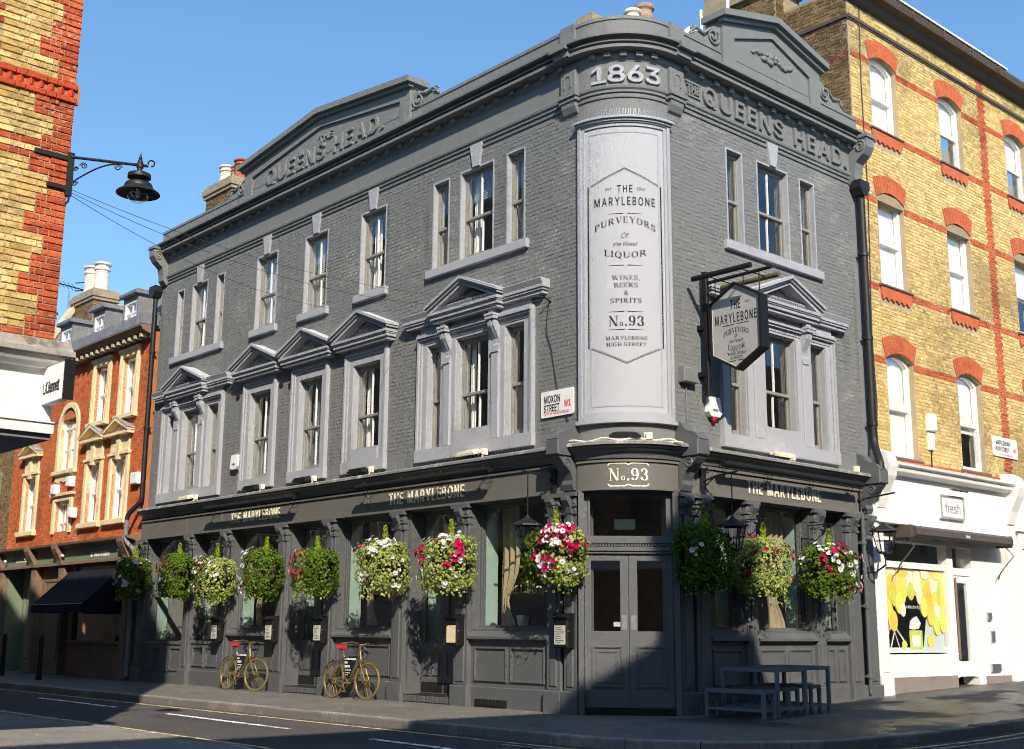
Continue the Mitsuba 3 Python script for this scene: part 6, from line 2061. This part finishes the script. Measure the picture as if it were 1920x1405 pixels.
put(key + '__case', G().cbox(9.0, 9.3, -.1, 0, 5.35, 5.7, .015).cbox(9.02, 9.22, -.07, 0, 4.95, 5.3, .015).mesh(), 'mat_white', R)
put(key + '__conduit', G().tube([(9.12, -.03, 4.95), (9.1, -.03, 4.4)], .012, 5).mesh(), 'mat_iron', R)

# the white shop at its foot
WS = 'mat_white'
zb = .2
g = G().box(6.7, 7.08, -.05, .4, zb - .2, 3.35).cbox(6.76, 7.02, -.08, 0, .55, 3.2, .012).box(6.68, 7.1, -.1, 0, zb - .2, .5)
g.box(10.62, 11.95, .05, .4, .2, 3.35).box(11.98, 12.42, -.08, .4, .2, 4.3).box(7.08, 10.62, .3, .5, 3.05, 3.35)
g.box(7.08, 9.7, .05, .25, .45, .87).box(7.08, 9.72, .1, .2, 2.52, 2.64).box(9.7, 10.62, .1, .2, 2.45, 2.6).box(9.58, 9.82, .05, .25, .4, 3.05).box(10.6, 10.75, .05, .25, .4, 3.05)
g.box(7.08, 7.14, .08, .2, .87, 3.05).box(7.08, 10.62, .08, .25, 3.03, 3.1)
shop = put(MAN + '__shop_front', g.mesh(), WS, R, label='white shopfront with a fruit print in its window')
put(shop + '__plinth', G().box(7.1, 9.72, .03, .25, .0, .45).box(10.9, 11.9, -.01, .2, .1, .42).mesh(), 'mat_plinth', R)
mat('mat_plinth', worn((.23, .20, .19), (.16, .14, .14), 3, .6, .1), .8, .3)
put(shop + '__fascia', G().box(6.7, 12.0, -.1, .3, 3.36, 4.24).box(6.9, 12.0, -.14, 0, 3.34, 3.40).mesh(), WS, R)
put(shop + '__cornice', G().sweep([(-.02, 4.2), (.12, 4.22), (.13, 4.28), (.2, 4.31), (.28, 4.34), (.3, 4.42), (.36, 4.45), (.37, 4.5), (-.02, 4.55)], [(0, 7.1), (0, 12.1)], [(1, 0), (1, 0)]).mesh(), WS)
put(shop + '__console', G().prism([(0, 3.6), (-.12, 3.62), (-.2, 3.9), (-.36, 4.2), (-.42, 4.4), (-.36, 4.62), (-.18, 4.72), (0, 4.72)], 6.82, 7.14, 'u').mesh(), WS, R)
put(shop + '__console', G().prism([(0, 3.6), (-.12, 3.62), (-.2, 3.9), (-.36, 4.2), (-.42, 4.4), (-.36, 4.62), (-.18, 4.72), (0, 4.72)], 12.05, 12.37, 'u').mesh(), WS, R)
pane(shop + '__pane', R, 7.14, 9.58, .87, 2.52, .14)
pane(shop + '__pane', R, 7.14, 9.58, 2.64, 3.03, .14)
pane(shop + '__pane', R, 9.82, 10.6, 2.6, 3.03, .14)
d = G().prism(sbox(9.84, .42, 10.6, 2.44).difference(sbox(9.98, .72, 10.46, 2.3)), .12, .18).box(10.1, 10.36, .115, .13, .5, .6)
dr_ = put(shop + '__door', d.mesh(), WS, R)
pane(dr_ + '_pane', R, 9.98, 10.46, .72, 2.3, .15)
put(shop + '__door_handle', G().tube([(9.88, .05, .75), (9.88, .05, 2.4)], .03, 8).mesh(), 'mat_brown_stone', R)
put(shop + '__print_ground', G().prism(Polygon([(7.15, 2.51), (9.57, 2.51), (9.57, 1.9), (9.3, 1.95), (9.0, 1.85), (8.75, 2.02), (8.4, 2.0), (8.2, 2.0), (8.0, 1.9), (7.7, 2.0), (7.45, 1.7), (7.15, 1.75)]), .160, .163).mesh(), 'mat_yellow', R)
mat('mat_yellow', (.80, .71, .14), .6, .3)
mat('mat_yellow_pale', (.85, .82, .60), .6, .3)
mat('mat_orange', (.80, .47, .14), .6, .3)
mat('mat_lime', (.55, .66, .12), .6, .3)
ov = [(7.3, 2.2, .19, .32, 0), (7.62, 2.38, .17, .14, 1), (7.6, 2.12, .16, .3, 2), (7.95, 2.15, .2, .36, 0), (8.3, 2.2, .16, .3, 1), (8.55, 2.28, .16, .26, 1), (8.3, 2.08, .13, .17, 3), (8.0, 2.44, .22, .1, 2), (8.62, 2.02, .13, .2, 1), (8.95, 2.02, .21, .28, 2), (9.2, 2.22, .17, .32, 1),
      (9.2, 1.9, .13, .2, 0), (9.42, 2.05, .14, .26, 3), (9.46, 1.86, .13, .22, 2), (9.3, 2.42, .2, .1, 0), (7.42, 1.62, .2, .3, 0), (7.68, 1.93, .13, .16, 3), (7.24, 1.78, .1, .2, 1), (9.25, 1.68, .15, .18, 1), (8.85, 2.44, .16, .12, 1), (7.6, 1.5, .14, .2, 2), (7.3, 1.4, .14, .22, 0), (7.85, 1.85, .16, .22, 0), (8.75, 1.78, .13, .2, 0), (9.0, 1.62, .14, .2, 2), (9.45, 1.5, .13, .22, 0), (9.2, 1.42, .12, .18, 3), (7.95, 1.72, .1, .14, 1)]
cm = ['mat_yellow', 'mat_yellow_pale', 'mat_amber', 'mat_lime']
mat('mat_amber', (.80, .58, .10), .6, .3)
for i, (u, z, a, b, c) in enumerate(ov):
    t = np.linspace(0, 2 * math.pi, 25)[:-1]
    q = Polygon([(u + a * math.cos(s), z + b * math.sin(s)) for s in t]).intersection(sbox(7.15, .9, 9.57, 2.51))
    put(shop + '__print_fruit', G().prism(q, .157 - i * .0008, .16).mesh(), cm[c], R)
    put(shop + '__print_outline', G().prism(q.difference(q.buffer(-.009)), .1565 - i * .0008, .157).mesh(), 'mat_orange', R)
put(shop + '__print_shelf', G().prism(Polygon([(7.2, .9), (9.57, .9), (9.57, 1.0), (7.2, 1.0)]), .15, .16).prism(Polygon([(8.7, 1.0), (9.5, 1.0), (9.5, 1.55), (8.85, 1.55)]), .17, .175).mesh(), 'mat_pale_blue', R)
mat('mat_pale_blue', (.58, .68, .68), .6, .3)
t = G().prism(sbox(8.18, 1.0, 8.6, 1.3).buffer(.03), .145, .15)
put(shop + '__print_jar', t.mesh(), 'mat_lime', R)
put(shop + '__print_jar_label', G().box(8.24, 8.54, .143, .1445, 1.02, 1.24).mesh(), WS, R)
put(shop + '__print_blossom', G().prism(Polygon([(8.15, 1.36), (8.3, 1.34), (8.5, 1.36), (8.6, 1.46), (8.45, 1.6), (8.3, 1.56), (8.2, 1.5)]), .145, .15).mesh(), WS, R)
put(shop + '__print_lemon', G().prism(Point(8.95, 1.12).buffer(.13), .145, .15).prism(Point(7.95, 1.05).buffer(.09), .145, .15).mesh(), 'mat_yellow', R)
put(shop + '__print_frame', G().tube([(7.45, .155, .95), (7.62, .155, 1.3), (7.8, .155, .95)], .012, 4).tube([(7.66, .155, 1.38), (8.05, .155, 1.05)], .02, 4).mesh(), WS, R)
v, f = text('your daily dose of glow', .06, .75, False, .002, shear=.25)
put(shop + '__lettering', (v + [8.35, .15, 1.78], f), WS, R)
put(shop + '__interior_shelves', G().box(7.2, 9.5, 1.2, 1.22, .9, 2.3).box(7.2, 9.5, 1.0, 1.3, 1.4, 1.43).box(7.2, 9.5, 1.0, 1.3, 1.9, 1.93).mesh(), 'mat_brown_stone', R)
for u in np.linspace(7.35, 8.7, 5):
    key = fresh(shop + '__ceiling_lamp')
    scene[key] = {**mikit.ply(G().lathe([(.07, 0), (0, 0)], (u, .8, 3.0), 12).mesh(), 'mat_white'), 'to_world': T4(R.tolist()), 'emitter': {'type': 'area', 'radiance': {'type': 'rgb', 'value': [4, 3.4, 2.4]}}}
    scene[key]['flip_normals'] = False
key = thing('shop_sign', 'white framed shop sign on the white fascia right of the pub', 'sign')
put(key + '__board', G().box(9.12, 10.06, -.15, -.1, 3.56, 4.04).mesh(), WS, R)
put(key + '__frame', G().prism(sbox(9.12, 3.56, 10.06, 4.04).difference(sbox(9.16, 3.6, 10.02, 4.0)), -.17, -.149).mesh(), 'mat_sign_grey', R)
v, f = text('fresh', .2, .8, False, .004)
v = np.array(v)
v[:, 0] *= .62 / (v[:, 0].max() - v[:, 0].min())
put(key + '__lettering', (v + [9.6, -.1505, 3.78], f), 'mat_slate', R)
put(key + '__picture_light', G().tube([(9.36, -.3, 4.14), (9.98, -.3, 4.14)], .022, 7).tube([(9.6, -.1, 4.18), (9.6, -.3, 4.15)], .008, 5).mesh(), 'mat_gutter', R)
key = thing('awning', 'rolled dark awning in its box over the white shopfront', 'awning')
put(key + '__box', G().prism([(-.1, 3.12), (-.36, 3.1), (-.40, 3.14), (-.40, 3.26), (-.34, 3.31), (-.1, 3.31)], 7.7, 11.62, 'u').mesh(), 'mat_awning_grey', R)
mat('mat_awning_grey', worn((.085, .075, .075), (.06, .055, .055), 4, .5, .06), .7, .3)
v, f = text('fresh', .06, .8, True, .003)
put(key + '__lettering', (v + [9.68, -.4015, 3.2], f), WS, R)
for u in (7.62, 11.66):
    put(key + '__arm', G().box(u - .05, u + .05, -.34, .0, 3.08, 3.32).tube([(u, -.2, 3.1), (u + .05, -.34, 2.9), (u - .1, -.1, 2.55), (u - .12, -.05, 2.4)], .014, 6).mesh(), 'mat_gutter', R)
key = thing('intercom', 'small intercom panels on the white wall right of the shop door', 'intercom')
put(key + '__panel', G().cbox(11.08, 11.26, .0, .06, 1.55, 1.72, .01).cbox(11.2, 11.36, .01, .06, 1.1, 1.34, .01).mesh(), 'mat_steel', R)
put(key + '__vent', G().box(11.1, 11.5, .0, .06, .5, .66).mesh(), 'mat_steel', R)
key = thing('projecting_shop_sign', 'white projecting sign in a brown frame at the right edge', 'sign')
M = move(.75, 12.75, 2.75)
put(key + '__board', G().box(-.4, .45, -.05, .05, -.26, .26).mesh(), WS, M)
put(key + '__frame', G().prism(sbox(-.42, -.28, .47, .28).difference(sbox(-.36, -.22, .41, .22)), -.07, .07).mesh(), 'mat_brown_stone', M)
v, f = text('fresh', .2, .8, False, .004)
put(key + '__lettering', (v * [.9, 1, 1] + [0.02, -.052, 0], f), 'mat_print', M)
put(key + '__bracket', G().tube([(-.75, 0, .36), (.4, 0, .36)], .014, 5).mesh(), 'mat_iron', M)
NX = put(MAN + '__neighbour_shop', G().box(12.42, 18, .05, .4, .25, 4.3).box(12.42, 18, -.12, .2, 3.5, 4.3).box(12.6, 13.0, -.06, .1, .3, 3.5).mesh(), WS, R)
put(NX + '__sign', G().prism(sbox(13.0, 3.0, 13.9, 3.6), -.3, -.2).mesh(), 'mat_lime', R)
put(NX + '__lamp', G().tube([(12.7, -.35, 3.75), (13.6, -.35, 3.75)], .07, 8).mesh(), 'mat_gutter', R)

# ---------------------------------------------------------------- the near corner building on the left
CS = thing('corner_shop_building', 'yellow and red brick corner building above a white shop fascia, nearest on the left', 'building')
ZS = 4.24
roof = Polygon([(-24, ZS - .02), (-.005, ZS - .02), (-.005, 13.3), (-1.6, 14.2), (-24, 14.2)])
put(CS + '__wall', G().prism(roof, -20, -9.03).mesh(), 'mat_mortar')


def quoin(u, z, k):
    band = int((z - ZS) / .075)
    w = (.33, .33, .33, .22, .22, .22, .44, .44, .44)[band % 9]
    if u > -9.03 - w:
        return 1
    for z0 in (4.24, 6.215, 6.35):
        if z0 < z < z0 + .075:
            return 1
    if u < -9.82 and z > 7.3:
        return 1 if (band // 3) % 2 or u < -9.93 else 0
    return 0


rows = [r for r in lay(-10.6, -9.03, ZS, 8.74, [(-10.7, -9.0, 6.93, 7.155)], quoin, seed=41)]
# the quoin bricks end at a clean edge against the yellow ones
cut = []
for a, b, c, d, kd in rows:
    z = (c + d) / 2
    band = int((z - ZS) / .075)
    e = -9.03 - (.33, .33, .33, .22, .22, .22, .44, .44, .44)[band % 9]
    if a < e - .03 and b > e + .03:
        cut += [(a, e, c, d, quoin(a - .01, z, 0)), (e, b, c, d, 1)]
    else:
        cut.append((a, b, c, d, kd))
brickwork(CS + '__wall', cut, 'mat_stock_near', R, proud=.009, gap=.011, single=300, tilt=.006)
g = G()
for z0, d in ((6.93, .035), (7.08, .045)):
    x = -10.6
    i = 0
    while x < -9.03:
        e = min(x + (.225 if i % 2 == 0 else .1125), -9.0 + d)
        put(CS + '__band_brick', G().cbox(x + .005, e - .005, -d - .006 * rng.random(), .02, z0 + .004, z0 + .071, .006).mesh(), 'mat_near_red', R)
        x, i = e, i + 1
mat('mat_near_red', vary((.45, .07, .028), .2, 4, 40, .12), .85, .2, grain_bump, .004)
put(CS + '__band_backing', G().box(-10.6, -8.99, -.012, .02, 6.93, 7.155).mesh(), 'mat_mortar_red', R)
for i, x in enumerate(np.arange(-10.6, -9.05, .112)):        # dog-tooth course
    m = G().prism([(x, 0), (x + .056, -.045), (x + .112, 0)], 7.006, 7.078, 'z')
    put(CS + '__tooth_brick', m.mesh(), 'mat_near_red', R)
put(CS + '__ledge', G().prism([(.1, 4.26), (-.14, 4.20), (-.22, 4.10), (-.28, 4.08), (-.30, 4.02), (.1, 4.02)], -16, -8.9, 'u').mesh(), 'mat_lead_worn', R)
mat('mat_lead_worn', worn((.30, .27, .24), (.14, .12, .10), 6, .9, .15), .85, .2, grain_bump, .006)
put(CS + '__fascia_cornice', G().prism([(.1, 4.018), (-.22, 4.018), (-.22, 3.97), (-.16, 3.95), (-.12, 3.90), (.1, 3.90)], -16, -8.94, 'u').mesh(), WS, R)
put(CS + '__fascia', G().box(-16, -9.02, -.06, .3, 3.34, 3.90).mesh(), WS, R)
put(CS + '__fascia_base', G().box(-16, -8.99, -.09, .9, 3.22, 3.33).box(-16, -8.96, -.11, .9, 3.33, 3.345).mesh(), WS, R)
put(CS + '__soffit', G().box(-16, -9.0, -.04, 6, 3.16, 3.22).mesh(), 'mat_lead_grey', R)
put(CS + '__ground_floor', G().prism([(-16, .1), (-11.0, .1), (-9.6, 4.5), (-9.6, 24), (-16, 24)], -.1, 3.2, 'z').mesh(), WS, R)
put(CS + '__side_fascia', G().box(-24, -.0, -9.04, -9.0, 3.2, 4.2).mesh(), WS)
key = thing('projecting_sign', 'white projecting box sign with black shop name on the near left building', 'sign')
M = move(.0, -9.12, 3.73)
put(key + '__box', G().cbox(.02, .61, -.01, .08, -.215, .175, .004).mesh(), WS, M)
put(key + '__end_frame', G().box(.611, .635, -.018, .09, -.225, .185).mesh(), 'mat_black', M)
v, f = text('L.K.Bennett', .12, .62, True, .003)
v = np.array(v)
v[:, 0] *= .42 / (v[:, 0].max() - v[:, 0].min())
put(key + '__lettering', (v + [.29, -.011, -.05], f), 'mat_print', M)

LMP = thing('street_lamp', 'dark street lamp with a wide hat on a scrolled arm at the left', 'street lamp')
A = np.array([.02, -9.03, 6.31])
E_ = np.array([.266, -8.34, 6.33])
dv = (E_ - A) / np.linalg.norm(E_ - A)
g = G().tube([A, E_ + dv * .09], .018, 8)
th = np.linspace(0, 1.6 * math.pi, 16)
g.tube([E_ + dv * (.12 + .035 * math.sin(t)) + np.array([0, 0, .0 + .035 * (1 - math.cos(t))]) for t in th], .009, 6)
put(LMP + '__arm', g.mesh(), 'mat_iron')
s = np.linspace(0, 1, 20)
g = G().tube([A + dv * (.02 + .52 * a) + np.array([0, 0, -.30 + .285 * math.sin(a * math.pi / 2)]) for a in s], .010, 6)
for c0, r0, sg in ((.50, .045, 1), (.14, .04, -1), (.06, .03, 1), (.06, .035, 1)):
    zc = {.50: -.055, .14: -.085, .06: -.13}[c0] - (.17 if (r0, sg) == (.035, 1) else 0)
    th = np.linspace(0, 3.2 * math.pi, 24)
    g.tube([A + dv * (c0 + sg * r0 * (1 - t / 13) * math.cos(t)) + np.array([0, 0, zc + r0 * (1 - t / 13) * math.sin(t)]) for t in th], .007, 5)
put(LMP + '__scroll', g.mesh(), 'mat_iron')
g = G().box(-.035, .0, -9.06, -8.99, 5.86, 6.36).box(.0, .03, -9.06, -8.99, 5.86, 6.36).box(.012, .03, -9.43, -9.0, 6.26, 6.31).box(.012, .03, -9.27, -9.0, 5.92, 5.965)
g.tube([(.03, -9.02, 5.86), (.03, -9.02, 5.8), (.03, -9.05, 5.76)], .012, 6)
put(LMP + '__wall_bracket', g.mesh(), 'mat_iron')
put(LMP + '__finial', G().lathe([(0, .16), (.008, .12), (.022, .075), (.012, .07), (.028, .05), (.03, .03), (.012, .02), (.04, .02), (.04, -.03), (.03, -.04), (.03, -.10), (.0, -.1)], tuple(E_ + [0, 0, .0]), 14).mesh(), 'mat_iron', smooth=40)
put(LMP + '__hood', G().lathe([(.03, 0), (.09, -.012), (.125, -.03), (.128, -.075), (.075, -.10), (.07, -.115), (.14, -.14), (.155, -.165), (.155, -.19), (.235, -.25), (.24, -.262), (.225, -.262), (.14, -.215), (0, -.2)], tuple(E_ + [0, 0, -.08]), 28).mesh(), 'mat_iron', smooth=35)
put(LMP + '__bowl', G().lathe([(.12, -.262), (.118, -.29), (.10, -.325), (.065, -.35), (0, -.362)], tuple(E_ + [0, 0, -.08]), 24).mesh(), 'mat_glass', smooth=True)
put(LMP + '__bulb', G().lathe([(.02, -.2), (.03, -.25), (.02, -.3), (0, -.31)], tuple(E_ + [0, 0, -.08]), 12).mesh(), 'mat_white', smooth=True)

k = thing('side_street_terrace', 'brown brick terrace along the south side of the side street, out of frame', 'building')
put(k + '__wall', slab(-62, -24.1, 0, 12, [(x, x + 1.1, z, z + 1.9) for x in np.arange(-60, -26, 2.6) for z in (4.6, 7.8)], 0, .3).box(-62, -24.1, .31, 8, 0, 11.9).mesh(), 'mat_terrace', move(-86.1, -9.04, 0, math.pi))
# ---------------------------------------------------------------- across the High Street, behind the camera: what shades the street
TW = np.array([[0, 1, 0, 14.0], [-1, 0, 0, 0], [0, 0, 1, 0], [0, 0, 0, 1.0]])      # facing -x
for nm, lab, y0, y1, h in (('terrace_house', 'brick terrace with a tall end chimney across the main street behind the camera', -45, -5.7, 12.55), ('low_terrace_house', 'lower brick terrace across the main street behind the camera', -5.7, 45, 11.15)):
    k = thing(nm, lab, 'building')
    wins = [(u, u + 1.0, z, z + 1.8) for u in np.arange(-y1 + 1.2, -y0 - 1.5, 2.4) for z in (4.6, 7.8)]
    g = slab(-y1, -y0, 0, h, wins)
    g.box(-y1, -y0, .31, 8, 0, h - .15)
    put(k + '__wall', g.mesh(), 'mat_terrace', TW)
    gg = G()
    for a, b, c, d in wins:
        gg.box(a, b, .15, .16, c, d)
    put(k + '__windows', gg.mesh(), 'mat_slate_dark', TW, kind='stuff')
    put(k + '__shop_fronts', G().box(-y1, -y0, -.06, 0, 3.2, 3.9).mesh(), WS, TW)
    if y0 < -40:
        chimney(k, 14.1, 15.0, -7.9, -6.5, 12, 14.3, [(14.5, -7.6, .2, .5, 'mat_pot'), (14.5, -7.0, .2, .5, 'mat_pot')], 'mat_flank', 'mat_mortar_dark')
mat('mat_terrace', vary((.34, .22, .13), .15, 3, 30, .1), .85, .2)
